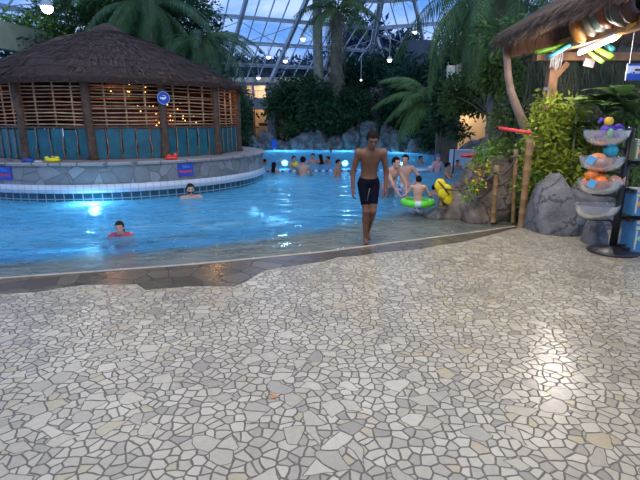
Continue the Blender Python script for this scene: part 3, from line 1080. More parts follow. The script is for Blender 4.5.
def leaves(ells, n, size, droop=.3, wid=.45, seedv=0):
    """leaves spread over a set of ellipsoids, mostly near their surface, in clumps"""
    r = random.Random(seedv)
    mb = MB()
    tot = sum(e[1][0] * e[1][1] + e[1][0] * e[1][2] + e[1][1] * e[1][2] for e in ells)
    for c, rad in ells:
        k = int(n * (rad[0] * rad[1] + rad[0] * rad[2] + rad[1] * rad[2]) / tot)
        clumps = []
        for _ in range(max(5, k // 24)):
            d = Vector((r.gauss(0, 1), r.gauss(0, 1), r.gauss(0, 1))).normalized()
            q = r.uniform(.62, 1.08)
            clumps.append(Vector(c) + Vector((d.x * rad[0] * q, d.y * rad[1] * q, d.z * rad[2] * q)))
        cs = min(rad) * .26 + size * .5
        for _ in range(k):
            q = r.choice(clumps) + Vector((r.gauss(0, cs), r.gauss(0, cs), r.gauss(0, cs * .8)))
            out = (q - Vector(c)); out.normalize()
            d = (out * .7 + Vector((r.gauss(0, .6), r.gauss(0, .6), r.gauss(0, .45) - droop))).normalized()
            s = Vector((r.gauss(0, 1), r.gauss(0, 1), r.gauss(0, .5))); s = (s - d * s.dot(d)).normalized()
            L = size * r.uniform(.6, 1.35); wv = s * L * wid * .5
            nn = d.cross(s) * L * .12
            mb.add([q, q + d * L * .45 + wv - nn, q + d * L, q + d * L * .45 - wv - nn], [(0, 1, 2, 3)])
    return mb


def tree(name, label, base, ells, n, size, m, trunk=None, bark=None, group=None, cat='tree', seedv=0, droop=.3, wid=.45):
    t = thing(name, label, cat, base, 0, group)
    b = Vector(base)
    leaves([(Vector(c) - b, r) for c, r in ells], n, size, droop, wid, seedv).build('foliage', m, t)
    bark = bark or mat('bark', (.10, .075, .05), .9, .4, 6, .6)
    mb = MB()
    top = Vector(ells[0][0]) - b
    tr = trunk or .15
    r = random.Random(seedv)
    mb.tube([(0, 0, -.3), (r.uniform(-.1, .1), r.uniform(-.1, .1), top.z * .4), top * .85 + Vector((0, 0, 0))], [tr, tr * .8, tr * .5], 8)
    for c, rad in ells:
        e = Vector(c) - b
        for q in range(3):
            g = e + Vector((r.uniform(-.6, .6) * rad[0], r.uniform(-.6, .6) * rad[1], r.uniform(0, .6) * rad[2]))
            mb.tube([top * .55, (top * .6 + g) / 2, g], [tr * .4, tr * .25, tr * .1], 5)
    mb.build('trunk', bark, t, True)
    return t


def frond_mesh(L, droop, nl, lw, ll, name, m, seedv=0, rw=.02, sag=.5, up=.5, fold=.35):
    """pinnate frond growing from the origin along +X"""
    r = random.Random(seedv)
    mb = MB()
    pts = []
    for i in range(13):
        t = i / 12
        pts.append(Vector((L * (t - .12 * t * t * droop), 0, L * (up * t - (up + droop) * .62 * t * t))))
    mb.tube(pts, [rw * (1 - .8 * i / 12) for i in range(13)], 5, 1)
    for i in range(nl):
        t = .12 + .88 * i / nl
        k = min(11, int(t * 12)); f = t * 12 - k
        p = pts[k].lerp(pts[k + 1], f); tan = (pts[k + 1] - pts[k]).normalized()
        s = math.sin(PI * min(1, t * .85 + .12)) ** .6
        for sd in (-1, 1):
            l = ll * s * r.uniform(.85, 1.1)
            d = (Vector((0, sd, 0)) * .85 + tan * .55 + Vector((0, 0, -fold))).normalized()
            a = p; b_ = p + d * l * .5 + Vector((0, 0, -.02 * l)); c = p + d * l * .95 + Vector((0, 0, -sag * l * .6))
            wv = tan * lw * .5
            mb.add([a - wv * .5, a + wv * .5, b_ + wv, b_ - wv, c], [(0, 1, 2, 3), (3, 2, 4)], 0)
    me = mb
    o = bpy.data.meshes.new(name); o.from_pydata(mb.v, [], mb.f)
    o.materials.append(m); o.materials.append(mat('frond_stem', (.10, .13, .03), .6, .2, 5))
    o.polygons.foreach_set('material_index', mb.mi); o.update()
    return o


def palm(name, label, base, top, trunk_r, fm, nf, m, bark, tilt=(.1, 1.0), fscale=1.0, group=None, seedv=0, skirt=False, azr=None, curve=None):
    t = thing(name, label, 'palm tree', base, 0, group)
    b = Vector(base); T_ = Vector(top) - b
    if trunk_r:
        mb = MB()
        pts = curve or [Vector((0, 0, -.2)), T_ * .3 + Vector((.03, 0, 0)), T_ * .6, T_ * .85, T_]
        if curve: pts = [Vector(c) - b for c in curve]
        P2 = []; R2 = []
        for i in range(len(pts) - 1):
            for q in range(8):
                P2.append(pts[i].lerp(pts[i + 1], q / 8)); tt = (i + q / 8) / (len(pts) - 1)
                R2.append(trunk_r * (1.12 - .3 * tt) * (1 + .05 * (q % 2)))
        mb.tube(P2, R2, 12)
        mb.build('trunk', bark, t, True)
    r = random.Random(seedv)
    for i in range(nf):
        o = link('frond', fm[i % len(fm)], t)
        az = (2 * PI * i * .381966 * 1.0 + r.uniform(-.2, .2)) if azr is None else r.uniform(*azr)
        el = tilt[0] + (tilt[1] - tilt[0]) * (i / max(1, nf - 1)) + r.uniform(-.08, .08)
        o.location = T_ + Vector((0, 0, r.uniform(-.08, .08)))
        o.rotation_euler = (r.uniform(-.25, .25), el, az)
        s = fscale * r.uniform(.85, 1.1); o.scale = (s, s, s)
    if skirt:
        mb = MB()
        for i in range(700):
            a_ = r.uniform(0, 2 * PI); z = T_.z - r.uniform(.0, 1.0) * skirt
            rad = trunk_r * (1.0 + .6 * math.sin(PI * min(1, (T_.z - z) / skirt)) )
            A = Vector((T_.x * (z / T_.z) + rad * math.cos(a_), rad * math.sin(a_), z)); B = A + Vector((math.cos(a_) * .12, math.sin(a_) * .12, -r.uniform(.3, .7)))
            s = Vector((-math.sin(a_), math.cos(a_), 0)) * .03
            mb.add([A - s, A + s, B], [(0, 1, 2)])
        mb.build('dead_frond_skirt', mat('dry_frond', (.15, .14, .085), .9, .35, 3, island=.4), t)
    return t


gr_dark = leaf_mat('leaf_dark', (.028, .075, .026))
gr_mid = leaf_mat('leaf_mid', (.045, .12, .03))
gr_teal = leaf_mat('leaf_teal', (.022, .075, .042))
gr_yel = leaf_mat('leaf_yellow_green', (.36, .42, .05), .4, .4)
gr_lit = leaf_mat('leaf_fresh', (.17, .30, .045), .4)
gr_olive = leaf_mat('leaf_olive', (.10, .16, .03))
fr_m = leaf_mat('frond_green', (.055, .13, .045), .3, .4, .25)
fr_y = leaf_mat('frond_olive', (.15, .22, .055), .35, .4, .25)

F_long = [frond_mesh(3.0, .9, 46, .045, .55, 'frond', fr_m, i) for i in range(3)]
F_yel = [frond_mesh(3.0, .9, 46, .045, .6, 'frond', fr_y, 10 + i) for i in range(2)]
F_far = [frond_mesh(2.6, .8, 24, .07, .7, 'frond', fr_m, 20 + i, .04) for i in range(3)]
F_fary = [frond_mesh(2.6, .8, 24, .07, .7, 'frond', fr_y, 25 + i, .04) for i in range(2)]
bk_grey = mat('palm_bark', (.17, .15, .12), .85, .35, 5, .6, 18)
bk_pale = mat('palm_bark_pale', (.24, .24, .18), .8, .3, 4, .5, 18)
bk_pink = mat('bark_pinkish', (.25, .165, .125), .7, .25, 5, .4, 18)

# two tall palms in the middle
b0 = P(319, 118, 25); palm('palm_tree', 'tall palm with smooth pale trunk in the middle of the far bank', (b0.x, 32, .3), P(316, -60, 32), .30, F_fary, 12, fr_y, bk_pale, (-.2, .7), 1.1, None, 1)
b0 = P(336, 118, 31.6); palm('palm_tree', 'palm with a skirt of dry hanging fronds beside the smooth palm', (b0.x, 31.6, .3), P(337, 12, 31.6), .38, F_fary + F_far, 22, fr_y, bk_grey, (-.75, .35), 1.15, None, 3, skirt=4.5)
mb = MB()
# fern palm behind the hut
palm('palm_tree', 'dark palm with broad feathery fronds rising behind the hut roof', (-6.2, 20, .3), (-6.6, 19.5, 6.0), .2, F_long, 26, fr_m, bk_grey, (-.5, .9), 1.15, None, 5)
palm('palm_tree', 'low dark palm with fronds drooping over the right side of the hut roof', (-4.4, 20.2, .3), (-4.6, 19.6, 4.7), .18, F_long, 18, fr_m, bk_grey, (-.3, .8), 1.0, None, 8)
# right palm with grey trunk and big hanging fronds
tp = P(503, -22, 13)
palm('palm_tree', 'large palm with thick grey trunk and long hanging fronds at right', (P(497, 140, 13.2).x, 13.2, .06), tp, .27, F_long, 24, fr_m, bk_grey, (-.35, .95), 1.05, None, 11)
tp = P(478, 4, 16.2)
palm('palm_tree', 'palm with stiff olive fronds drooping behind the arching palm', (P(499, 140, 16.4).x, 16.4, .06), tp, .17, F_yel, 20, fr_y, bk_grey, (.1, 1.35), .78, None, 13)
tp = P(432, 101, 28)
palm('palm_tree', 'short palm with wide arching fronds above the far rocks', (tp.x + .2, 28.4, .3), tp, .2, F_fary, 26, fr_y, bk_grey, (-.75, .55), 1.3, None, 17)

# trees beyond the pool
TG = 'dense trees and shrubs of the far bank'


def E(px, py, y, rx, rz, ry=None):
    """ellipsoid centred on a sight line at distance y, radii given in pixels"""
    p = P(px, py, y); k = y / F
    return (p, (rx * k, (ry or rx * .65) * k, rz * k))


def T(label, ells, n, size, m, seedv, **kw):
    c = Vector(ells[0][0])
    return tree(kw.pop('name', 'leafy_tree'), label, (c.x, c.y, .3), ells, n, size, m, kw.pop('trunk', .18), group=kw.pop('group', None), seedv=seedv, **kw)


T('dark leafy tree on the far bank just right of the hut', [E(239, 112, 33, 8, 18), E(236, 95, 33, 8, 12)], 1800, .28, gr_dark, 1)
T('dark rounded tree between the balcony and the tall palms', [E(295, 112, 33, 16, 20), E(305, 98, 33, 22, 18), E(316, 106, 30.9, 13, 26)], 7500, .27, gr_dark, 2)
T('tree with loose branches in front of the balcony', [E(277, 98, 34, 9, 9), E(270, 106, 34, 5, 9), E(285, 92, 34, 9, 7)], 900, .28, gr_mid, 3)
T('dark tall tree right of the shaggy palm', [E(372, 86, 33, 24, 22), E(393, 74, 34, 22, 19), E(352, 92, 33, 14, 20), E(356, 72, 33, 14, 14)], 9500, .28, gr_teal, 4)
T('bushy green tree below the shaggy palm', [E(352, 110, 31.0, 17, 18), E(333, 124, 30.9, 14, 17), E(366, 106, 31.4, 14, 14)], 4500, .25, gr_dark, 5)
T('dark tree behind the arching palm', [E(412, 92, 31, 22, 26), E(400, 118, 31, 18, 20), E(428, 82, 31, 14, 16)], 7500, .28, gr_teal, 6)
T('dark shrub behind the man in blue cap', [E(443, 130, 25, 9, 15), E(432, 140, 25.5, 9, 8)], 1800, .24, gr_dark, 7, name='leafy_shrub', cat='shrub')
T('olive leaved tree above the lit opening', [E(499, 74, 12.3, 16, 20), E(476, 90, 17, 20, 17), E(455, 98, 17, 11, 14)], 3600, .17, gr_olive, 8, trunk=.06)
T('small leaved shrub in front of the lit opening', [E(456, 126, 15.5, 7, 10), E(463, 133, 15.5, 8, 6)], 420, .14, gr_dark, 9, name='leafy_shrub', cat='shrub', trunk=.03)
T('dark green tree behind the grey palm trunk', [E(520, 62, 15.5, 34, 34), E(512, 105, 15, 8, 24), E(535, 100, 14, 22, 24)], 4200, .2, gr_mid, 10)
T('broad dark tree over the left part of the hut roof', [E(80, 22, 21, 34, 22), E(112, 6, 21, 36, 16), E(40, 40, 21, 26, 14)], 7500, .2, gr_mid, 11)
T('dark tree behind the apex of the hut roof', [E(140, 20, 23, 38, 26), E(178, 18, 23, 30, 22), E(165, -14, 23, 30, 18), E(200, 45, 23, 18, 20)], 9000, .22, gr_dark, 12)
T('dark tree behind the left edge of the hut roof', [E(10, 55, 19, 40, 18), E(-30, 50, 19, 40, 30)], 3500, .2, gr_teal, 13)
T('thin branched tree against the glass at upper left', [E(25, 26, 20, 20, 9), E(12, 18, 20, 10, 5), E(50, 32, 20, 14, 8)], 700, .2, gr_lit, 14, trunk=.08)
T('dark shrub right behind the hut wall', [E(240, 140, 27, 7, 12), E(238, 120, 26, 8, 16)], 1800, .24, gr_dark, 15, name='leafy_shrub', cat='shrub')
T('low green shrub on the far bank below the palms', [E(330, 130, 31.8, 14, 9), E(300, 128, 31.8, 18, 7)], 2200, .22, gr_mid, 16, name='leafy_shrub', cat='shrub', trunk=.08)
T('deep green tree at the back right of the pool', [E(452, 75, 27, 18, 30), E(478, 50, 26, 24, 36)], 6000, .26, gr_dark, 31)
T('dark shrub between the arching palm and the lit opening', [E(443, 100, 19.0, 10, 24), E(443, 122, 19.0, 8, 14)], 1800, .18, gr_dark, 34, name='leafy_shrub', cat='shrub', trunk=.05)
T('dark shrub bank behind the arching palm', [E(395, 134, 30.5, 24, 12), E(425, 112, 29, 20, 14)], 3200, .25, gr_dark, 32, name='leafy_shrub', cat='shrub')
T('tall dark tree behind the right palm trunk', [E(516, 60, 25, 24, 60), E(548, 60, 24, 30, 60), E(590, 80, 24, 40, 40), E(640, 80, 24, 40, 40)], 9000, .25, gr_dark, 33)

# trees outside, beyond the glass
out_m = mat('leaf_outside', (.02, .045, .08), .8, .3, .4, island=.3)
for i, (px, py, rx, rz) in enumerate(((215, 70, 20, 12), (248, 75, 22, 10), (283, 79, 20, 12), (318, 78, 20, 12), (366, 44, 16, 18), (345, 78, 20, 14), (402, 52, 14, 12))):
    T(['outside tree seen through the glass above the hut', 'low outside tree seen through the glass over the balcony', 'outside tree behind the glass left of the palms', 'outside tree behind the palms',
       'tall outside tree behind the roof hip', 'outside tree behind the dark indoor trees', 'outside tree behind the right glass slope'][i],
      [E(px, py, 62, rx, rz)], 1800, .8, out_m, 40 + i, name='outside_tree', trunk=.3, group='trees outside the glass')


# shrubs beside the kiosk (lit yellow green)
def shrub(label, ells, n, size, m, seedv, base=None, group=None, wid=.5):
    c = Vector(ells[0][0])
    return tree('leafy_shrub', label, (c.x, c.y, .02) if base is None else base, ells, n, size, m, .025, group=group, cat='shrub', seedv=seedv, wid=wid)


shrub('bright yellow-green shrub just right of the bamboo posts', [E(547, 140, 8.2, 20, 26), E(540, 180, 7.9, 17, 26), E(562, 126, 8.4, 20, 18), E(545, 108, 8.4, 10, 12)], 2600, .11, gr_yel, 51)
shrub('fresh green low shrub spilling over the paving by the large boulder', [E(532, 208, 7.75, 9, 14), E(538, 190, 7.8, 13, 18)], 1100, .075, gr_lit, 52)
shrub('yellow-green shrub behind the toy bowls', [E(585, 165, 8.1, 26, 24), E(600, 150, 8.2, 24, 20), E(560, 172, 8.0, 20, 16)], 2200, .105, gr_yel, 53)
shrub('green shrub behind the right side of the toy rack', [E(632, 165, 7.6, 24, 40), E(640, 120, 8.0, 24, 24)], 1800, .1, gr_lit, 54)
shrub('leafy creeper hanging between palm trunk and bamboo posts', [E(508, 112, 11.0, 14, 34), E(520, 158, 8.8, 7, 12)], 1300, .09, gr_olive, 55)
shrub('low creeper on the rocks beside the tall bamboo', [E(508, 152, 9.0, 13, 9), E(495, 148, 9.2, 9, 6)], 500, .07, gr_lit, 56)


def broadleaf(label, base, n, L, m, seedv, up=.9, name='broadleaf_plant'):
    t = thing(name, label, 'plant', base)
    r = random.Random(seedv)
    for i in range(n):
        az = r.uniform(0, 2 * PI); el = r.uniform(.5, 1.25) * up
        l = L * r.uniform(.7, 1.2); wd = l * .3
        mb = MB(); vs = []
        st = Vector((math.cos(az) * math.cos(el), math.sin(az) * math.cos(el), math.sin(el)))
        side = Vector((-math.sin(az), math.cos(az), 0))
        s0 = st * l * .4
        for k in range(7):
            q = k / 6
            c = s0 + st * l * q * .8 + Vector((math.cos(az), math.sin(az), 0)) * l * .35 * q * q - Vector((0, 0, l * .45 * q * q))
            ww = wd * math.sin(PI * (q * .92 + .04)) ** .7
            vs += [c - side * ww + Vector((0, 0, .06 * ww)), c, c + side * ww + Vector((0, 0, .06 * ww))]
        fs = []
        for k in range(6):
            for j in (0, 1): fs.append((k * 3 + j, k * 3 + j + 1, k * 3 + j + 4, k * 3 + j + 3))
        mb.add(vs, fs); mb.tube([(0, 0, 0), s0], .008, 5)
        mb.build('leaf', m, t, True)
    return t


big_leaf = leaf_mat('broad_leaf', (.06, .12, .035), .3, .35, .2)
pale_leaf = leaf_mat('spiky_leaf', (.26, .34, .10), .35, .35, .2)
for i, (px, py, y, L) in enumerate(((603, 112, 7.9, .5), (625, 108, 7.7, .55), (640, 120, 7.4, .5), (600, 135, 7.8, .4))):
    p = P(px, py, y)
    broadleaf(['broad-leaved plant behind the top toy bowl', 'large broad-leaved plant under the kiosk beam', 'broad-leaved plant above the right boxes', 'smaller broad-leaved plant under the top bowl'][i],
              p, 12, L, big_leaf, 60 + i)
    mb = MB(); mb.tube([(p.x, p.y, .0), (p.x + .05, p.y, p.z * .5), (p.x, p.y, p.z)], .02, 6)
    o = mb.build('stem', mat('green_stem', (.1, .14, .05), .6, .2), None, True)
    par = [q for q in bpy.data.objects if q.name.startswith('broadleaf_plant') and (q.location - p).length < 1e-4][0]
    o.parent = par; o.location = -p
p = P(577, 112, 7.9)
t = broadleaf('plant with pale spiky upright leaves under the fluorescent tube', p, 14, .33, pale_leaf, 70, 1.0, 'spiky_plant')
mb = MB(); mb.tube([(0, 0, -p.z), (.02, 0, -p.z * .5), (0, 0, 0)], .02, 6); mb.build('stem', mat('green_stem', (.1, .14, .05), .6, .2), t, True)

# flowers creeper over the rock outcrop
t = thing('flowering_creeper', 'creeper with yellow and orange flowers hanging over the brown rocks', 'plant', P(482, 165, 8.1))
b_ = t.location.copy()
leaves([(P(481, 164, 8.12) - b_, (.13, .1, .17)), (P(487, 152, 8.4) - b_, (.16, .12, .09)), (P(474, 184, 8.05) - b_, (.08, .08, .12)), (P(470, 196, 7.98) - b_, (.06, .06, .05))], 520, .07, .5, .6, 5).build('foliage', gr_lit, t)
leaves([(P(481, 168, 8.05) - b_, (.12, .09, .14)), (P(473, 188, 7.98) - b_, (.07, .06, .12))], 70, .06, .2, .9, 6).build('yellow_flowers', mat('flower_yellow', (.8, .45, .03), .5, .2, island=.3, trans=.3), t)['kind'] = 'stuff'

# curved pinkish trunk
t = thing('leaning_tree', 'leaning tree with smooth pinkish trunk beside the kiosk roof', 'tree', (P(533, 160, 9.2).x, 9.2, .06))
b_ = t.location.copy()
pts = [P(x, y, 9.2) - b_ for x, y in ((540, 175), (533, 148), (524, 125), (517, 108), (511, 92), (508, 75), (507, 58), (506, 46))]
pts = [Vector((pts[0].x + .1, 0, -.1))] + pts
mb = MB(); mb.tube(pts, [.11, .10, .095, .09, .08, .072, .068, .064, .06][:len(pts)] + [.07] * max(0, len(pts) - 9), 12); mb.build('trunk', bk_pink, t, True)
leaves([(P(500, 34, 10.1) - b_, (.32, .4, .3))], 420, .14, .4, .5, 77).build('foliage', gr_mid, t)

# ------------------------------------------------------------------ bamboo posts, rope, cloth, noodle, red float
bam = mat('bamboo_post', (.26, .15, .055), .45, .3, 4, .3, 20)


def bamboo(px, pyb, pyt, r, lab, lean=0, name='bamboo_post', m=bam):
    b = G(px, pyb); tp_ = P(px + lean, pyt, b.y)
    t = thing(name, lab, 'post', b)
    H = tp_.z; n = 6
    mb = MB(); pts = []; rr = []
    for i in range(n):
        for q, k in ((0, 1.12), (.06, 1.0), (.5, .97), (.94, 1.0)):
            z = H * (i + q) / n; pts.append(Vector(((tp_.x - b.x) * z / H, 0, z))); rr.append(r * k)
    pts.append(Vector((tp_.x - b.x, 0, H))); rr.append(r)
    mb.tube(pts, rr, 12); mb.build('culm', m, t, True)
    mb = MB(); mb.lathe([(.001, 0), (r * .75, 0), (r * .8, .012), (r * 1.02, .01), (r * 1.02, -.04)], (tp_.x - b.x, 0, H), 12)
    mb.build('cut_end', mat('bamboo_cut', (.33, .23, .11), .6, .1), t)
    return t, b, tp_


s_t, s_b, s_p = bamboo(441, 214, 186, .035, 'short wooden rope post with a yellow cloth hung on it', 0, 'rope_post')
m_t, m_b, m_p = bamboo(493, 222, 166, .042, 'slightly leaning rope post in front of the brown rocks', 4, 'rope_post')
bamboo(513, 222, 150, .035, 'thinner of the two bamboo poles by the green shrub', 3)
t_t, t_b, t_p = bamboo(521, 227, 140, .055, 'tall thick bamboo pole by the green shrub', 9)
rope = thing('rope', 'sagging rope strung between the wooden posts', 'rope', s_p)
mb = MB()
A = s_p - Vector((0, .05, .03)); B = m_p - Vector((0, .05, .1)); C_ = Vector((P(516, 160, t_b.y).x, t_b.y, P(516, 157, t_b.y).z))
pts = [A.lerp(B, i / 14) - Vector((0, 0, .13 * 4 * (i / 14) * (1 - i / 14))) for i in range(15)] + \
      [B.lerp(C_, i / 12) - Vector((0, 0, .12 * 4 * (i / 12) * (1 - i / 12))) for i in range(1, 13)]
mb.tube([p - s_p for p in pts], .017, 8)
mb.build('twisted_rope', mat('rope_fibre', (.13, .10, .08), .9, .5, 40, .6, 90), rope, True)
for p in (A, B, C_):
    mb = MB(); q = p - s_p; mb.tube([q + Vector((.05 * math.cos(a_), .05 + .05 * math.sin(a_), 0)) for a_ in np.linspace(0, 2 * PI, 13)], .017, 6)
    mb.build('rope_loop', MATS['rope_fibre'], rope, True)


# yellow cloth: hanging folded bag
t = thing('yellow_swim_vest', 'bright yellow folded child swim vest hung over the short post', 'swim vest', s_p)
ycl = mat('vest_yellow', (.80, .62, .01), .45, .15, 7, .2)
mb = MB()
for (c, r, sd) in (((-.03, -.06, .02), (.10, .05, .12), 1), ((.06, -.07, -.10), (.12, .05, .15), 2), ((.12, -.06, -.2), (.09, .045, .12), 4)):
    o_ = len(mb.v); mb.ball((0, 0, 0), 1, 16)
    for i in range(o_, len(mb.v)):
        v = Vector(mb.v[i]); d = 1 + .3 * noise.noise(v * 1.8 + Vector((sd * 5, 0, 0)))
        mb.v[i] = (c[0] + v.x * r[0] * d, c[1] + v.y * r[1] * d, c[2] + v.z * r[2] * d)
mb.build('vest_body', ycl, t, True)
mb = MB(); mb.tube([(-.08, -.1, .1), (0, -.13, .02), (.06, -.13, -.06), (.12, -.12, -.14)], .012, 6); mb.build('strap', mat('vest_strap', (.03, .03, .03), .5, .1), t, True)

# red noodle across the posts
a = P(499, 128, 8.0); b = P(531, 133, 7.6)
mb = MB(); mb.tube([a, a.lerp(b, .5), b], .028, 12); o = mb.build('pool_noodle', mat('noodle_red', (.8, .06, .07), .6, .1), None, True)
tag(o, 'red pool noodle lying across the plants above the bamboo posts', 'pool noodle')
p = P(472, 155.5, 10.0)
t = thing('rescue_float', 'red rescue float lying on top of the dark rocks', 'float', p)
mb = MB(); mb.ball((0, 0, 0), (.26, .09, .05), 18); mb.build('float_body', mat('float_red', (.55, .03, .02), .5, .1), t, True)
mb = MB(); mb.tube([(-.2, -.08, 0), (0, -.1, .02), (.2, -.08, 0)], .01, 6); mb.build('grab_line', mat('pale_line', (.5, .2, .15), .6, .1), t, True)

# white pool ledge behind the rocks
p = P(453, 160, 17.9)
t = thing('white_slide_end', 'white low trough wall at the pool side behind the rocks', 'pool wall', (p.x, 17.7, 0))
wdt = 1.25; zt = P(453, 150.5, 17.7).z
mb = MB(); mb.box((wdt / 2, .06, (zt - .3) / 2), (wdt, .12, zt + .3)); mb.box((.06, .4, (zt - .3) / 2), (.12, .7, zt + .3))
mb.build('side_wall', mat('white_paint', (.52, .62, .75), .4, .08), t)
mb = MB(); mb.box((wdt / 2, .06, zt + .01), (wdt + .06, .2, .05)); mb.build('top_lip', mat('white_paint_lip', (.6, .68, .78), .35, .05), t)

# ------------------------------------------------------------------ glass roof, building
stl = mat('white_steel', (.42, .47, .52), .45, .08, 3)
glass, *_ = clear_mat('roof_glass', (.80, .90, 1.0), (.9, .95, 1), .02, 1.5)
EAVE = 4.95


def facet(idx, az, c, ta, tb, zmax, main, lab, sl=.5, smax=None):
    """inclined glazing: outward azimuth az (deg, 0=+Y, +=right); eave at distance c along it; ta..tb along the eave"""
    o_ = Vector((math.sin(R(az)), math.cos(R(az)), 0)); tt = Vector((math.cos(R(az)), -math.sin(R(az)), 0))
    smin_ = c - (zmax - EAVE) / sl

    def pt(s, t_, dz=0): return o_ * s + tt * t_ + Vector((0, 0, EAVE + sl * (c - s) + dz))
    root = thing('window_%d' % idx, None, None, (0, 0, 0)); root['kind'] = 'structure'; root['label'] = lab
    if 'category' in root: del root['category']
    mb = MB()
    # clip function given by hip planes
    tl, tu = ta, tb
    mb.add([pt(c, tl(c), -.12), pt(c, tu(c), -.12), pt(smin_, tu(smin_), -.12), pt(smin_, tl(smin_), -.12)], [(0, 1, 2, 3)])
    mb.build('pane', glass, root)
    bars = MB(); mains = MB(); pur = MB()
    k = math.floor(min(tl(c), tl(smin_)) / main * 4)
    kk = k
    while kk * main / 4 < max(tu(c), tu(smin_)):
        t_ = kk * main / 4
        # s-range where t in [tl(s),tu(s)]
        ss = [smin_ + (c - smin_) * i / 60 for i in range(61)]
        ok = [s for s in ss if tl(s) - .01 <= t_ <= tu(s) + .01]
        if len(ok) > 1:
            if kk % 4 == 0:
                mains.bar(pt(ok[0], t_, -.4), pt(ok[-1], t_, -.4), .20, .32)
                mains.bar(pt(ok[0], t_, -.1), pt(ok[-1], t_, -.1), .1, .08)
                # tie rods
            else:
                bars.bar(pt(ok[0], t_, -.08), pt(ok[-1], t_, -.08), .06, .10)
        kk += 1
    s = c; j = 0
    while s > smin_:
        pur.bar(pt(s, tl(s), -.2), pt(s, tu(s), -.2), .16 if j else .3, .14)
        pur.bar(pt(s - .16, tl(s - .16), -.45), pt(s - .16, tu(s - .16), -.45), .07, .07)
        s -= 2.35; j += 1
    mains.build('main_rafter', stl, root); bars.build('glazing_bar', stl, root); pur.build('purlin', stl, root)
    # bracing rods
    br = MB(); kk = math.floor(tl(c) / main)
    while kk * main < tu(c):
        t_ = kk * main
        if tl(c) < t_ and t_ + main < tu(c):
            for s0_ in (c - 2.35 * 2, c - 2.35 * 4):
                if s0_ - 2.35 > smin_:
                    br.tube([pt(s0_, t_, -.5), pt(s0_ - 2.35 * 1, t_ + main, -.5)], .025, 4); br.tube([pt(s0_, t_ + main, -.5), pt(s0_ - 2.35, t_, -.5)], .025, 4)
        kk += 1
    br.build('bracing_rod', stl, root)
    return pt


c1, c2, c3 = 39.6, 42.6, 29.8
AZ1, AZ2, AZ3 = -22, 22, -62


def hip(azA, cA, azB, cB, s):
    """t coordinate on facet A at distance s where facet B meets it"""
    oA = Vector((math.sin(R(azA)), math.cos(R(azA)))); tA = Vector((math.cos(R(azA)), -math.sin(R(azA)))); oB = Vector((math.sin(R(azB)), math.cos(R(azB))))
    # (oA*s+tA*t).oB - cB = s - cA
    return (s - cA + cB - s * oA.dot(oB)) / tA.dot(oB)


facet(1, AZ1, c1, lambda s: hip(AZ1, c1, AZ3, c3, s), lambda s: hip(AZ1, c1, AZ2, c2, s), 13, 3.8, 'central glass roof slope with white steel rafters')
facet(2, AZ2, c2, lambda s: hip(AZ2, c2, AZ1, c1, s), lambda s: 26, 13, 3.4, 'right glass roof slope')
facet(3, AZ3, c3, lambda s: -14, lambda s: hip(AZ3, c3, AZ1, c1, s), 13, 4.6, 'left glass roof slope')
# hip trusses
def hip_line(azA, cA, azB, cB, s):
    t_ = hip(azA, cA, azB, cB, s)
    oA = Vector((math.sin(R(azA)), math.cos(R(azA)), 0)); tA = Vector((math.cos(R(azA)), -math.sin(R(azA)), 0))
    return oA * s + tA * t_ + Vector((0, 0, EAVE + .5 * (cA - s)))
hp = thing('trim_4', None, None); hp['kind'] = 'structure'; hp['label'] = 'steel hip trusses of the glass roof'
for (a_, b_, c_, d_) in ((AZ1, c1, AZ2, c2), (AZ1, c1, AZ3, c3)):
    mb = MB(); A = hip_line(a_, b_, c_, d_, b_); B = hip_line(a_, b_, c_, d_, b_ - 14)
    mb.bar(A - Vector((0, 0, .2)), B - Vector((0, 0, .2)), .3, .25)
    A2, B2 = A - Vector((0, 0, 1.3)), B - Vector((0, 0, 1.3))
    mb.bar(A2, B2, .14, .14)
    for i in range(8):
        mb.bar((A if i % 2 else A2).lerp(B if i % 2 else B2, i / 8), (A2 if i % 2 else A).lerp(B2 if i % 2 else B, (i + 1) / 8), .08, .08)
    mb.build('hip_truss', stl, hp)

# building behind
plaster = mat('plaster_grey', (.30, .31, .33), .8, .12, 2)
warm = mat('lit_room', (.7, .45, .25), .7, .2, 1.5, emit=(1, .55, .25), es=.9)
bo = thing('wall_back', None, None); bo['kind'] = 'structure'; bo['label'] = 'rear building wall with an arch and a balcony'
YB = 37.5


def X(px, y=YB, py=110): return P(px, py, y).x
def Z(py, y=YB): return P(300, py, y).z


mb = MB()
zt = Z(83)
def wb(x0, x1, z0_, z1_, y0=YB, d=.3, mbx=mb, mi=0): mbx.box(((x0 + x1) / 2, y0 + d / 2, (z0_ + z1_) / 2), (x1 - x0, d, z1_ - z0_), None, mi)
xa, xb = X(246), X(267)                        # arch opening
wb(-19, xa, .3, zt); wb(X(318), 15, .3, zt)
# above arch up to balcony deck
ztop_arch = Z(108)
wb(xa, X(318), ztop_arch, Z(99)); wb(xb, X(276), .3, ztop_arch); wb(X(283), X(318), .3, ztop_arch)
wb(xa, X(318), Z(85.5), zt)
wb(X(252.5), X(254.5), Z(99), Z(85.5)); wb(X(266), X(276), Z(99), Z(85.5)); wb(X(288), X(318), Z(99), Z(85.5))
mb.build('wall_panel', plaster, bo)
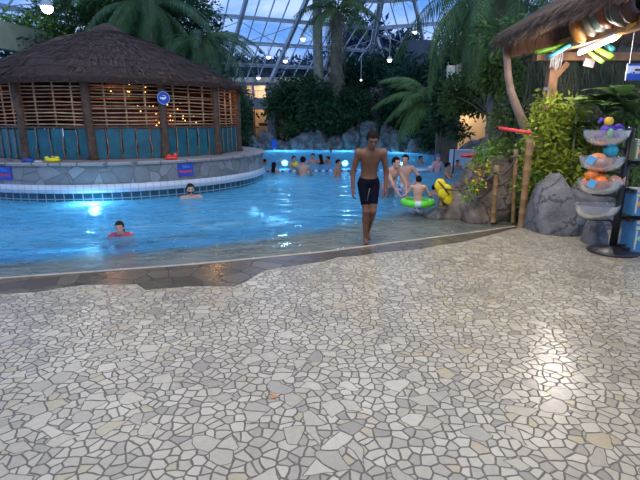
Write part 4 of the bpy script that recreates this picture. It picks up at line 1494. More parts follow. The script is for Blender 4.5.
# arch spandrel
mb = MB(); n = 14; cx = (xa + xb) / 2; rx = (xb - xa) / 2; zb_ = Z(116); rz_ = ztop_arch - zb_
vs = []
for i in range(n + 1):
    a_ = PI * i / n; x = cx - rx * math.cos(a_)
    vs += [(x, YB - .02, zb_ + rz_ * .95 * math.sin(a_)), (x, YB - .02, ztop_arch + .02), (x, YB + .28, zb_ + rz_ * .95 * math.sin(a_)), (x, YB + .28, ztop_arch + .02)]
fs = []
for i in range(n):
    o_ = i * 4; fs += [(o_, o_ + 4, o_ + 5, o_ + 1), (o_, o_ + 2, o_ + 6, o_ + 4)]
mb.add(vs, fs); mb.build('arch', plaster, bo)
mb = MB(); mb.box(((xa - 2 + X(318)) / 2, YB + 1.4, zt + .02), (X(318) - xa + 4, 2.9, .06)); mb.box(((xa - 2 + X(318)) / 2, YB + 1.4, ztop_arch), (X(318) - xa + 4, 2.5, .1)); mb.build('floor_slab', plaster, bo)
mb = MB(); q1 = P(404, 52, 33.5); q2 = P(438, 40, 33.5); mb.box(((q1.x + q2.x) / 2, 34, (q1.z + q2.z) / 2 - 1.5), (q2.x - q1.x, 1, q2.z - q1.z + 3)); mb.build('stair_block', mat('block_grey', (.10, .12, .15), .8, .15, 2), bo)
mb = MB(); wb(X(238), X(318), Z(107.5), Z(98.5), YB - .9, .12, mb); wb(X(238), X(318), Z(109), Z(107.5), YB - .9, .9, mb)
mb.build('balcony_parapet', plaster, bo)
mb = MB()
for k in range(26): mb.box((X(244) + k * .2, YB - .84, Z(98.5) + .25), (.03, .03, .5))
wb(X(244), X(312), Z(98.5) + .5, Z(98.5) + .55, YB - .87, .06, mb)
mb.build('balcony_railing', stl, bo)
mb = MB(); wb(-12, 2, .3, EAVE + .2, YB + 2.6, .1, mb); mb.build('inner_wall', mat('warm_plaster', (.80, .64, .48), .8, .25, 2), bo)
mb = MB(); wb(X(246), X(251), .3, ztop_arch, YB + 1.2, .1, mb); wb(X(252), X(253), .3, Z(108), YB + 1.0, .1, mb); wb(X(257), X(266), Z(126), Z(123), YB + .8, .4, mb)
mb.build('inner_joinery', mat('brown_joinery', (.12, .05, .03), .6, .3, 4), bo)
for px in (256, 279):
    light('room_lamp', 'POINT', (X(px), YB + 1.6, 2.7), 75, (1, .68, .40), .2)
light('room_lamp', 'POINT', (X(260), YB + 1.4, 4.3), 80, (1, .8, .58), .2)
# left cornice / fascia
fl = MB()
pA = P(-80, 20, 14); pB = P(42, 44, 20)
fl.bar(pA, pB, .5, .9)
o = fl.build('wall_left', mat('cornice_green', (.20, .24, .17), .7, .15, 2)); tag(o, 'pale green beam under the left glass slope', kind='structure')
# lit opening at right: arch doorway in a rear right wall
YR = 18.6
wr = thing('wall_right', None, None); wr['kind'] = 'structure'; wr['label'] = 'rear right wall with a warmly lit opening'
mb = MB()
x0, x1 = X(459, YR + .8, 125), X(488, YR + .8, 125); zt_ = Z(111, YR)
wb(x0 - .85, x0, 0, 2.4, YR + .8, .25, mb); wb(x1, 16, 0, 5, YR + .8, .25, mb); wb(x0, x1, zt_, 5, YR + .8, .25, mb)
mb.build('wall_panel', mat('dark_plaster', (.10, .09, .07), .8, .3, 2), wr)
mb = MB(); wb(x0 - .1, x1 + 1.2, 0, 4, YR + 2.8, .1, mb); wb(x0 - .1, x0, 0, 3.9, YR + 1.05, 1.8, mb)
mb.build('lit_inner_wall', mat('cream_plaster', (.85, .68, .46), .8, .1, 2), wr)
light('room_lamp', 'POINT', ((x0 + x1) / 2, YR + 1.9, 2.6), 85, (1, .74, .48), .2)

# hall lamps hanging from the roof
bulb = mat('lamp_bulb', (1, 1, 1), .4, 0, emit=(1, .95, .85), es=5)
bulb_hot = mat('lamp_bulb_hot', (1, 1, 1), .4, 0, emit=(1, .97, .85), es=22)


def hall_lamp(px, py, y, r, lab, m=bulb, e=0):
    p = P(px, py, y)
    t = thing('hall_lamp', lab, 'lamp', p, 0, 'lamps hanging under the glass roof')
    b = MB(); b.ball((0, 0, 0), r, 12); b.build('bulb', m, t, True)
    b = MB(); b.lathe([(r * 1.1, r * .2), (r * .9, r * 1.1), (r * .3, r * 1.5), (.01, r * 1.5)], n=14); b.build('lamp_shade', stl, t)
    b = MB(); b.tube([(0, 0, r * 1.4), (0, 0, r * 1.4 + 1.2)], .015, 5); b.build('cable', stl, t)
    if e: light('hall_lamp_light', 'POINT', p + Vector((0, 0, -r - .1)), e, (1, .95, .85), r)


for (px, py, y, r, lab) in ((303, 39, 30, .13, 'round lamp against the glass left of the smooth palm trunk'), (268.5, 57, 30, .12, 'round lamp against the glass above the balcony'),
                            (285.5, 61, 30, .12, 'round lamp between the balcony and the palms'), (258.5, 78, 31, .11, 'lowest lamp, just above the balcony'),
                            (389.5, 60, 28, .13, 'lamp shining through the dark trees right of the palms'), (415, 32, 30, .13, 'lamp under the right glass slope'),
                            (361, 80, 30, .06, 'tiny lamp in the dark trees beside the shaggy palm')):
    hall_lamp(px, py, y, r, lab)
hall_lamp(47, 8, 15.5, .16, 'dazzling white floodlight above the left tree', bulb_hot, 70)

# ------------------------------------------------------------------ kiosk at right
kth = thatch_material('kiosk_thatch', (.05, .035, .028), (.12, .09, .075), (.26, .2, .16))
kwood = mat('orange_timber', (.42, .20, .085), .5, .25, 5, .2)
K0 = P(499, 44, 9.3)                       # far left eave corner
ez = K0.z
kx, ky = K0.x, K0.y
near = Vector((P(640, 2, 6.0).x + .1, 0, 0))
kio = thing('thatched_kiosk', 'thatched kiosk roof on orange timber posts over the shop rack', 'kiosk', (kx + .9, ky, 0))
kb = kio.location.copy()
E0 = Vector((kx, ky, ez))                  # far corner
E1 = Vector((kx + .12, 3.0, ez))           # near end of the side eave (outside the picture)
RZ = ez + 2.1
R0 = Vector((kx + 3.4, ky - 2.2, RZ)); R1 = Vector((kx + 3.5, 2.5, RZ))
E2 = Vector((kx + 7, ky, ez))
mb = MB()


def thq(a, b, c, d, th_=.16):
    n = (b - a).cross(d - a).normalized()
    if n.z < 0: n = -n
    vs = [a, b, c, d] + [q + n * th_ for q in (a, b, c, d)]
    mb.add([v - kb for v in vs], [(0, 1, 2, 3), (4, 5, 6, 7), (0, 1, 5, 4), (1, 2, 6, 5), (2, 3, 7, 6), (3, 0, 4, 7)])


thq(E0, E1, R1, R0); thq(E0, R0, R0 + Vector((.1, 0, 0)), E2)


def straw(a, b, c, d, n, hang, up=.0, mbx=None, under=False):
    nn = (b - a).cross(d - a).normalized()
    if nn.z < 0: nn = -nn
    for i in range(n):
        u = random.random(); v = random.random() ** (1.5)
        e0 = a.lerp(b, u); r0 = d.lerp(c, u)
        p = e0.lerp(r0, v * .95); dn = (e0 - r0).normalized()
        L = random.uniform(.15, .4)
        q = p + dn * (L if v > .05 else L * .6) + Vector((0, 0, -random.uniform(0, hang) if v < .05 else 0))
        o1 = nn * (.0 if under else .17)
        s = (b - a).normalized() * random.uniform(.004, .012)
        p2 = p + o1 * 1.0; q2 = q + o1 * .9 + nn * random.uniform(-.02, .04) * (-1 if under else 1)
        mb.add([v_ - kb for v_ in (p2 - s, p2 + s, q2 + s * .4 , q2 - s * .4)], [(0, 1, 2, 3)])


straw(E0, E1, R1, R0, 5000, .1); straw(E0, E1, R1, R0, 2600, .1, under=True)
straw(E2, E0, R0, R0 + Vector((.1, 0, 0)), 2200, .22)
# ragged eave fringe
for (a_, b_, outw) in ((E0, E1, Vector((-1, 0, -.5))), (E0, E2, Vector((0, 1, -.6)))):
    for i in range(1700):
        p = a_.lerp(b_, random.random()) + Vector((random.uniform(-.02, .1), random.uniform(-.1, .03), random.uniform(-.03, .15)))
        q = p + outw.normalized() * random.uniform(.05, .2) + Vector((random.uniform(-.03, .03), random.uniform(-.03, .03), -random.uniform(0, .1)))
        s = Vector((random.uniform(-1, 1), random.uniform(-1, 1), 0)).normalized() * .007
        mb.add([v_ - kb for v_ in (p - s, p + s, q)], [(0, 1, 2)])
mb.build('thatch_roof', kth, kio)
# far corner hanging fringe (the brown underside curtain at the tip)
mb = MB()
for i in range(2600):
    u = random.random(); v = random.random()
    p = E0 + Vector((.05 + u * 1.0, -.12 - v * .5, .0 + .35 * u * .62)); L = random.uniform(.12, .34)
    q = p + Vector((random.uniform(-.04, .04), random.uniform(-.03, .03), -L))
    s = Vector((.008, .002, 0)); mb.add([v_ - kb for v_ in (p - s, p + s, q)], [(0, 1, 2)])
mb.build('hanging_fringe', thatch_material('fringe_thatch', (.06, .03, .02), (.14, .07, .045), (.25, .14, .09)), kio)
post = P(549, 100, 9.2)
zb = P(549, 57, 9.2).z
mb = MB(); mb.box(Vector((post.x, 9.2, zb / 2)) - kb, (.16, .16, zb)); mb.build('post', kwood, kio)
mb = MB(); mb.bar(Vector((post.x + .02, 9.2, P(549, 79, 9.2).z)) - kb, Vector((P(567, 62, 9.2).x, 9.2, P(567, 66, 9.2).z + .05)) - kb, .1, .1); mb.build('brace', kwood, kio)
mb = MB(); mb.bar(Vector((post.x - .35, 9.2, zb)) - kb, Vector((post.x + 6, 9.2, zb)) - kb, .2, .14); mb.build('cross_beam', kwood, kio)
mb = MB(); mb.bar(Vector((post.x - .1, 9.5, zb + .12)) - kb, Vector((post.x - .1, 3, zb + .12)) - kb, .14, .18); mb.build('eave_beam', kwood, kio)
mb = MB(); mb.bar(Vector((post.x + 3.2, 9.5, zb - .9)) - kb, Vector((post.x + 3.2, 9.2, zb)) - kb, .1, .1)
for i in range(6):
    y = ky - .35 - i * 1.0
    rm = MB(); A = Vector((kx + .12, y, ez - .02)); B = Vector((kx + 3.3, y - .1, RZ - .18))
    rm.bar(A - kb, B - kb, .07, .13); rm.build('rafter', mat('rafter_timber', (.30, .17, .10), .6, .3, 5), kio)
rm = MB(); rm.bar(E0 + Vector((.1, -.1, -.03)) - kb, R0 + Vector((0, 0, -.2)) - kb, .08, .14); rm.build('hip_rafter', kwood, kio)
for j in range(3):
    rm = MB(); o2 = .7 + j * .8
    rm.bar(Vector((kx + o2, ky - .3 - j * .3, ez + o2 * .62 - .02)) - kb, Vector((kx + o2, 3, ez + o2 * .62 - .02)) - kb, .04, .04); rm.build('batten', MATS['rafter_timber'], kio)

# fluorescent tube
ta, tb_ = P(579.5, 53, 8.3), P(615, 37.5, 7.05)
lt = thing('fluorescent_lamp', 'glaring white fluorescent tube hanging under the kiosk roof', 'lamp', (ta + tb_) / 2)
c_ = lt.location.copy()
mb = MB(); mb.tube([ta - c_, tb_ - c_], .032, 12); mb.build('tube', mat('tube_glow', (1, 1, 1), .4, 0, emit=(1, .92, .88), es=26), lt)
mb = MB(); mb.bar(ta - c_ + Vector((0, 0, .05)), tb_ - c_ + Vector((0, 0, .05)), .05, .04); mb.build('housing', mat('lamp_housing', (.6, .6, .6), .4, .05), lt)
mb = MB()
for q in (.1, .9):
    p = ta.lerp(tb_, q) - c_; mb.tube([p + Vector((0, 0, .06)), p + Vector((0, 0, .55))], .006, 5)
mb.build('hanger_wire', stl, lt)
for i in range(3):
    q = (i + .5) / 3
    light('tube_light', 'POINT', ta.lerp(tb_, q) + Vector((0, 0, -.07)), 24, (1, .92, .86), .05)


# pool noodles under the roof
def noodle(a, b, col, lab, nm, r=.035):
    mb = MB(); mid = (a + b) / 2 + Vector((0, 0, -.012))
    mb.tube([a, a.lerp(mid, .5), mid, mid.lerp(b, .5), b], r, 12)
    # hollow end ring
    o = mb.build('pool_noodle', mat(nm, col, .6, .08, 6), None, True)
    return tag(o, lab, 'pool noodle', 'pool noodles hanging under the kiosk roof')


noodle(P(536, 52.5, 8.0), P(571, 43, 8.4), (.14, .32, .02), 'green pool noodle nearest the roof corner', 'noodle_green')
noodle(P(547.5, 57.5, 7.9), P(574, 42, 8.35), (.03, .24, .30), 'turquoise pool noodle crossing the green one', 'noodle_cyan')
noodle(P(594, 46, 8.3), P(612, 57, 7.8), (.20, .42, .015), 'lime pool noodle right of the fluorescent tube', 'noodle_lime', .042)
noodle(P(588, 51, 8.4), P(603, 62, 8.0), (.20, .42, .05), 'darker green pool noodle below the fluorescent tube', 'noodle_dgreen')
noodle(P(604, 42, 8.3), P(613, 50, 8.0), (.05, .26, .28), 'short turquoise pool noodle behind the lime one', 'noodle_cyan2', .042)

# hanging net and cloths
net = mat('bundle_cloth', (.45, .43, .42), .8, .4, 18)
t = thing('hanging_bundle', 'bundle of small grey cords hanging beside the timber post', 'bundle', P(556, 62, 8.8))
for k in range(7):
    mb = MB(); x = -.09 + .03 * k; mb.tube([(x, 0, .22), (x + random.uniform(-.02, .02), 0, .08), (x + random.uniform(-.03, .03), 0, -.12 + random.uniform(-.04, .04))], [.008, .014, .012], 6)
    mb.build('cord', net, t, True)
p = P(589, 63, 8.6)
mb = MB(); mb.box((0, 0, 0), (.18, .012, .13)); o = mb.build('price_card', mat('card_pinkish', (.55, .42, .38), .7, .1), None, False, p); o.rotation_euler = (0, R(12), 0)
tag(o, 'small pale card hanging under the kiosk beam', 'card')
p = P(546, 89, 8.9)
mb = MB(); mb.box((0, -.02, 0), (.12, .02, .05)); o = mb.build('post_label', mat('label_dark', (.10, .12, .15), .5, .1), None, False, p)
tag(o, 'small dark plate on the orange timber post', 'plate')

# row of drum lanterns under the roof
lcols = [((.26, .10, .012), 'amber'), ((.11, .085, .05), 'beige'), ((.06, .085, .07), 'grey green'), ((.18, .045, .012), 'rust orange'), ((.085, .075, .045), 'olive grey'), ((.12, .095, .07), 'cream'), ((.10, .035, .015), 'brown')]
row = [(587, 24, 7.9, .26, 0), (596, 20, 7.6, .21, 1), (604, 16, 7.4, .2, 2), (612, 11, 7.2, .21, 3), (620, 7, 7.0, .2, 4), (628, 6, 6.9, .24, 5), (638, 3, 6.7, .23, 6)]
for i, (px, py, y, r_, ci) in enumerate(row):
    p = P(px, py, y)
    t = thing('swim_ring', lcols[ci][1] + ' inflatable ring hanging in the row under the kiosk thatch', 'swim ring', p, 0, 'inflatable rings hung under the kiosk roof')
    mm_ = mat('ring_' + lcols[ci][1].replace(' ', '_'), lcols[ci][0], .45, .15, 4)
    mb = MB(); mb.tube([Vector((r_ * .72 * math.sin(q), .0, r_ * .72 * math.cos(q))) for q in np.linspace(0, 2 * PI, 25)], r_ * .40, 12); o = mb.build('tube', mm_, t, True)
    mb = MB(); mb.tube([(0, 0, r_), (0, 0, r_ + .12)], .006, 5); mb.build('cord', net, t)
    t.rotation_euler = (0, 0, R(12))
# yellow pennant
a = P(613, 36.5, 7.2); b = P(636, 23, 6.6)
t = thing('yellow_flippers', 'long yellow-orange flipper hanging beside the tube', 'flipper', a)
mb = MB(); d = (b - a); s = Vector((.0, .0, 1))
pts = [a * 0, d * .3, d * .65, d]; ws = [.075, .07, .035, .015]
vs = []
for p_, w_ in zip(pts, ws): vs += [p_ + s * w_, p_ - s * w_, p_ + s * w_ + Vector((.02, .02, 0)), p_ - s * w_ + Vector((.02, .02, 0))]
fs = []
for i in range(3):
    o_ = i * 4; fs += [(o_, o_ + 1, o_ + 5, o_ + 4), (o_ + 2, o_ + 6, o_ + 7, o_ + 3), (o_, o_ + 4, o_ + 6, o_ + 2), (o_ + 1, o_ + 3, o_ + 7, o_ + 5)]
fs += [(0, 2, 3, 1), (12, 13, 15, 14)]
mb.add(vs, fs); mb.build('blade', mat('flipper_yellow', (.8, .38, .05), .5, .1), t)
# blue white sign at right edge
p = P(640, 72, 7.6)
t = thing('shop_sign', 'white and blue sign board under the kiosk roof at the right edge', 'sign', p)
mb = MB(); mb.box((0, 0, 0), (.42, .02, .24)); mb.build('board', mat('board_white', (.55, .6, .72), .5, .05), t)
mb = MB(); mb.box((0, -.013, -.075), (.42, .006, .09)); mb.box((0, -.013, .105), (.42, .006, .03)); 
for k in range(9): mb.box((-.2 + .05 * k, -.014, -.03), (.025, .006, .02 + .02 * (k % 3)))
mb.build('blue_band', sb, t)
mb = MB(); mb.box((-.02, -.014, .03), (.14, .006, .03)); mb.box((.1, -.014, .05), (.05, .006, .02)); mb.build('dark_marking', mat('ink', (.03, .04, .12), .5, 0), t)
mb = MB()
for sx_ in (-.18, .18): mb.tube([(sx_, 0, .12), (sx_, 0, .7)], .006, 5)
mb.build('cord', net, t)
# hanging dry fronds behind (back thatch curtain)
t = thing('dry_frond_screen', 'screen of hanging grey green dry fronds behind the kiosk plants', 'frond screen', (P(600, 90, 10.2).x, 10.2, 0))
mb = MB(); b_ = t.location.copy()
for i in range(5200):
    px = random.uniform(528, 680); p = P(px, random.uniform(58, 105), 10.2 + random.uniform(-.25, .25)); q = p + Vector((random.uniform(-.16, .16), random.uniform(-.1, .1), -random.uniform(.2, .6)))
    s = Vector((.012, 0, .002)); mb.add([v_ - b_ for v_ in (p - s, p + s, q + s * .3, q - s * .3)], [(0, 1, 2, 3)])
mb.build('frond_blades', leaf_mat('dry_green', (.12, .13, .075), .2, .8, .4), t)
mb = MB(); mb.bar(P(526, 60, 10.2) - b_, P(690, 60, 10.2) - b_, .08, .08); mb.build('hanging_rail', wood_dk, t)

# ------------------------------------------------------------------ toy rack
blk = mat('black_metal', (.015, .015, .018), .4, .1, 5)
rb = G(612, 252)
rack = thing('display_rack', 'black metal pole display rack with round base holding clear toy bowls', 'display rack', rb)
H = P(627, 129, rb.y).z
mb = MB(); mb.lathe([(.001, .0), (.29, .0), (.30, .02), (.26, .04), (.06, .07), (.05, .09), (.001, .09)], n=36); mb.build('base', blk, rack, True)
mb = MB(); mb.tube([(0, 0, .05), (0, 0, H)], .045, 14); mb.ball((0, 0, H), (.05, .05, .025), 12); mb.build('pole', blk, rack, True)
bowl_px = [(606.5, 134, .27), (602, 160, .27), (600, 183, .27), (597, 208, .27)]
clear, *_ = clear_mat('clear_plastic', (.92, .92, .92), (1, .97, .94), .2, 1.4, .03)
_nt = clear.node_tree
# milky
mil = _nt.nodes.new('ShaderNodeBsdfDiffuse'); mil.inputs['Color'].default_value = (.62, .58, .54, 1)
outn = _nt.nodes['Material Output']; cur = outn.inputs['Surface'].links[0].from_socket
mxs = _nt.nodes.new('ShaderNodeMixShader'); mxs.inputs[0].default_value = .34
lk(_nt, cur, mxs.inputs[1]); lk(_nt, mil.outputs[0], mxs.inputs[2]); lk(_nt, mxs.outputs[0], outn.inputs['Surface'])
bowls = []
for i, (px, py, r_) in enumerate(bowl_px):
    y = rb.y - .02
    c = P(px, py, y) - rb
    zt_ = c.z
    ob = MB()
    ob.lathe([(r_, .04), (r_ * .96, -.02), (r_ * .8, -.09), (r_ * .5, -.13), (.01, -.145)], n=28, sy=.75)
    ob.lathe([(r_ * 1.03, .045), (r_, .04), (r_ * .97, .045), (r_ * 1.03, .045)], n=28, sy=.75)
    o = ob.build('clear_bowl', clear, rack, True, c); o['label'] = 'clear plastic bowl'
    ar = MB(); zc = c.z - .16
    ar.tube([(0, 0, zc - .12), (-.06, 0, zc - .02), (-.12, 0, zc + .0), (c.x, 0, zc + .005)], .018, 8)
    ar.lathe([(.06, zc + .0), (.075, zc + .012), (.06, zc + .014)], (c.x, 0, 0), 16)
    ar.build('arm', blk, rack, True)
    bowls.append(c + rb)
# right hand shelf arms
for i, py in enumerate((163, 190, 218, 246)):
    z = P(627, py, rb.y).z
    ar = MB(); ar.bar((0, 0, z), (.75, .0, z), .03, .05); ar.bar((0, -.1, z - .01), (.75, -.1, z - .01), .02, .03); ar.bar((.08, -.15, z), (.08, .15, z), .03, .03)
    ar.build('shelf_arm', blk, rack)


def toy_ball(c, r, col, nm, lab, grp=None):
    mb = MB(); mb.ball((0, 0, 0), r, 16); o = mb.build('toy_ball', mat(nm, col, .35, .12, 14), None, True, c)
    return tag(o, lab, 'toy ball', grp)


org = (.85, .20, .03)
B3 = bowls[2]
OG = 'orange toy balls in the third bowl'
for k, (dx, dy, dz, r_) in enumerate(((-.13, -.02, .10, .075), (-.03, .05, .14, .07), (-.06, -.10, .02, .085), (.05, .06, .06, .065), (-.16, .04, 0, .06))):
    toy_ball(B3 + Vector((dx, dy, dz)), r_, org, 'ball_orange', ['orange toy ball at upper left of the third bowl', 'orange toy ball topping the third bowl', 'largest orange ball at the front of the third bowl',
                                                             'orange ball at the back of the third bowl', 'small orange ball at the left end of the third bowl'][k], OG)


def fish(c, col, col2, nm, lab, s=1.0, rz=0):
    t = thing('toy_fish', lab, 'toy fish', c, rz)
    mb = MB(); mb.ball((0, 0, 0), (.09 * s, .06 * s, .07 * s), 16); mb.build('body', mat(nm, col, .4, .15, 12), t, True)
    mb = MB(); mb.add([(.07 * s, 0, 0), (.14 * s, .01, .06 * s), (.13 * s, -.01, -.05 * s), (.1 * s, .02, 0)], [(0, 1, 3), (0, 3, 2), (1, 2, 3)]); mb.build('tail_fin', MATS[nm], t)
    mb = MB(); mb.ball((-.05 * s, -.05 * s, .02 * s), .018 * s, 8); mb.build('eye', mat('toy_eye', (.7, .7, .7), .3, .0), t, True)
    mb = MB(); mb.ball((0, -.045 * s, -.01 * s), (.05 * s, .025 * s, .03 * s), 10); mb.build('side_patch', mat(nm + '_patch', col2, .4, .1), t, True)
    return t


fish(B3 + Vector((.14, -.06, .03)), (.75, .35, .2), (.8, .55, .4), 'fish_salmon', 'pale orange toy fish at the right of the third bowl')
B2 = bowls[1]
fish(B2 + Vector((-.09, -.06, .0)), (.80, .28, .12), (.75, .4, .3), 'fish_orange', 'orange toy fish lying in the second bowl', 1.3)
fish(B2 + Vector((.02, .03, -.01)), (.70, .22, .10), (.8, .4, .25), 'fish_orange2', 'reddish toy fish half under the turquoise ball', 1.1, 2)
toy_ball(B2 + Vector((.08, -.02, .11)), .085, (.03, .38, .48), 'ball_teal', 'turquoise toy ball topping the second bowl')
B1 = bowls[0]
t = thing('soft_toy', 'purple and green soft toy with yellow head in the top bowl', 'soft toy', B1 + Vector((-.02, -.04, .03)))
pur = mat('plush_purple', (.12, .06, .42), .8, .2, 20)
mb = MB(); mb.ball((0, 0, .02), (.09, .06, .07), 14); mb.tube([(-.05, -.02, 0), (-.11, -.05, -.05), (-.17, -.05, -.06)], [.035, .03, .025], 8); mb.tube([(.05, -.03, 0), (.08, -.07, -.06), (.13, -.07, -.09)], [.035, .03, .025], 8)
mb.tube([(.07, 0, .05), (.14, 0, .07), (.2, 0, .03)], [.03, .025, .02], 8); mb.build('body', pur, t, True)
mb = MB(); mb.ball((-.01, -.02, .12), .055, 12); mb.build('head', mat('plush_yellow', (.7, .45, .05), .8, .2, 20), t, True)
mb = MB(); mb.ball((.0, -.07, -.02), (.035, .03, .06), 10); mb.build('belly', mat('plush_green', (.15, .5, .25), .8, .2, 20), t, True)
mb = MB(); mb.tube([(-.05, 0, .12), (-.09, 0, .15), (-.12, 0, .1)], .02, 8); mb.build('ear', pur, t, True)
lumpy('soft_toy', 'grey blue soft toy at the right of the top bowl', 'soft toy', B1 + Vector((.13, .0, -.05)), (.1, .07, .09), mat('plush_grey', (.25, .3, .42), .8, .2, 20), 9)
tagm = mat('price_tag_blue', (.12, .45, .72), .5, .1)
for k, Bq in enumerate((B2, B3)):
    mb = MB(); mb.box((0, 0, 0), (.085, .006, .095)); o = mb.build('price_tag', tagm, None, False, Bq + Vector((-.235 if k == 0 else -.2, -.17, .015))); o.rotation_euler = (.1, R(25), R(-15))
    tag(o, ['light blue square tag clipped to the second bowl', 'light blue square tag clipped to the third bowl'][k], 'price tag')

# boxes on the right shelves
bxb = mat('box_blue', (.06, .22, .42), .45, .15, 5)
for i, (px, pt_, pb_, lab) in enumerate(((640, 139, 160, 'small toy box on the top right shelf of the rack'), (639, 188, 214, 'blue toy box with orange picture on the middle right shelf'),
                                       (638, 219, 250, 'blue toy box with fish picture standing lowest at the right edge'))):
    y = rb.y - .02; a = P(px - 13, pb_, y); zt_ = P(px, pt_, y).z
    w_ = .5; h_ = zt_ - a.z
    t = thing('toy_box', lab, 'box', (a.x + w_ / 2, y, a.z))
    mb = MB(); mb.box((0, 0, h_ / 2), (w_, .26, h_ * .98)); mb.build('carton', bxb if i else mat('box_green', (.16, .2, .12), .5, .2, 5), t)
    mb = MB(); mb.box((0, -.002, h_ - .02), (w_ * .96, .262, .035)); mb.build('lid', mat('box_lid', (.5, .45, .4), .5, .1), t)
    mb = MB(); mb.ball((-.175, -.135, h_ * .45), (.045, .008, .035), 12); mb.add([(-.14, -.137, h_ * .45), (-.1, -.137, h_ * .54), (-.1, -.137, h_ * .36)], [(0, 1, 2)])
    mb.build('printed_fish', mat('print_orange', (.8, .3, .06), .5, .2) if i < 2 else mat('print_teal', (.25, .6, .45), .5, .2), t)
    mb = MB(); mb.box((-.14, -.134, h_ * .78), (.2, .006, h_ * .1)); mb.box((-.225, -.134, h_ * .4), (.02, .006, h_ * .6)); mb.build('printed_band', mat('print_cream', (.6, .55, .4), .5, .1), t)

# bit of litter on the paving
p = G(274, 398)
t = thing('dry_leaf', 'small curled orange dry leaf lying on the paving', 'leaf', p, .4)
mb = MB(); mb.add([(-.035, 0, .004), (-.01, .012, .018), (.02, .006, .012), (.035, 0, .004), (0, -.014, .01)], [(0, 4, 1), (1, 4, 2), (2, 4, 3)]); mb.build('blade', mat('dry_leaf_orange', (.6, .22, .04), .6, .2), t)
mb = MB(); mb.tube([(-.035, 0, .004), (-.05, .01, .02), (-.052, .02, .035)], .002, 5); mb.build('stem', mat('dry_stem', (.1, .07, .05), .8, .2), t)
p = G(537, 249)
o = lumpy('leaf_scrap', 'small dark scrap on the paving near the boulders', 'leaf', G(590, 249), (.06, .03, .008), mat('scrap', (.04, .035, .03), .8, .2), 3)

# ------------------------------------------------------------------ lane rope
la, lb = G(255, 172, WZ), G(352, 171, WZ)
lb = Vector((3.4, la.y + .4, WZ))
t = thing('lane_rope', 'floating lane rope of alternating blue and white floats across the pool', 'lane rope', la)
mb = MB(); mb.tube([Vector((0, 0, 0)), lb - la], .012, 5); mb.build('cord', stl, t)
fb, fw = mat('float_blue', (.02, .08, .35), .4, .1), mat('float_white', (.6, .66, .7), .4, .05)
n = 44
for k in range(n):
    mb = MB(); c = (lb - la) * (k + .5) / n; mb.ball(c + Vector((0, 0, .015)), (.055, .055, .055), 10); mb.build('float', fb if k % 2 else fw, t, True)


# ------------------------------------------------------------------ people
def skin(nm, c): return mat('skin_' + nm, c, .5, .12, 7, spec=.3)


SK_TAN = skin('tan', (.145, .068, .04)); SK_PALE = skin('pale', (.48, .29, .22)); SK_MID = skin('mid', (.36, .20, .14))
HAIR = mat('hair_black', (.010, .008, .008), .7, .3, 30, spec=.08); HAIR_B = mat('hair_brown', (.028, .015, .010), .7, .3, 30, spec=.08)


def rotz(v, a): return Vector((v[0] * math.cos(a) - v[1] * math.sin(a), v[0] * math.sin(a) + v[1] * math.cos(a), v[2]))


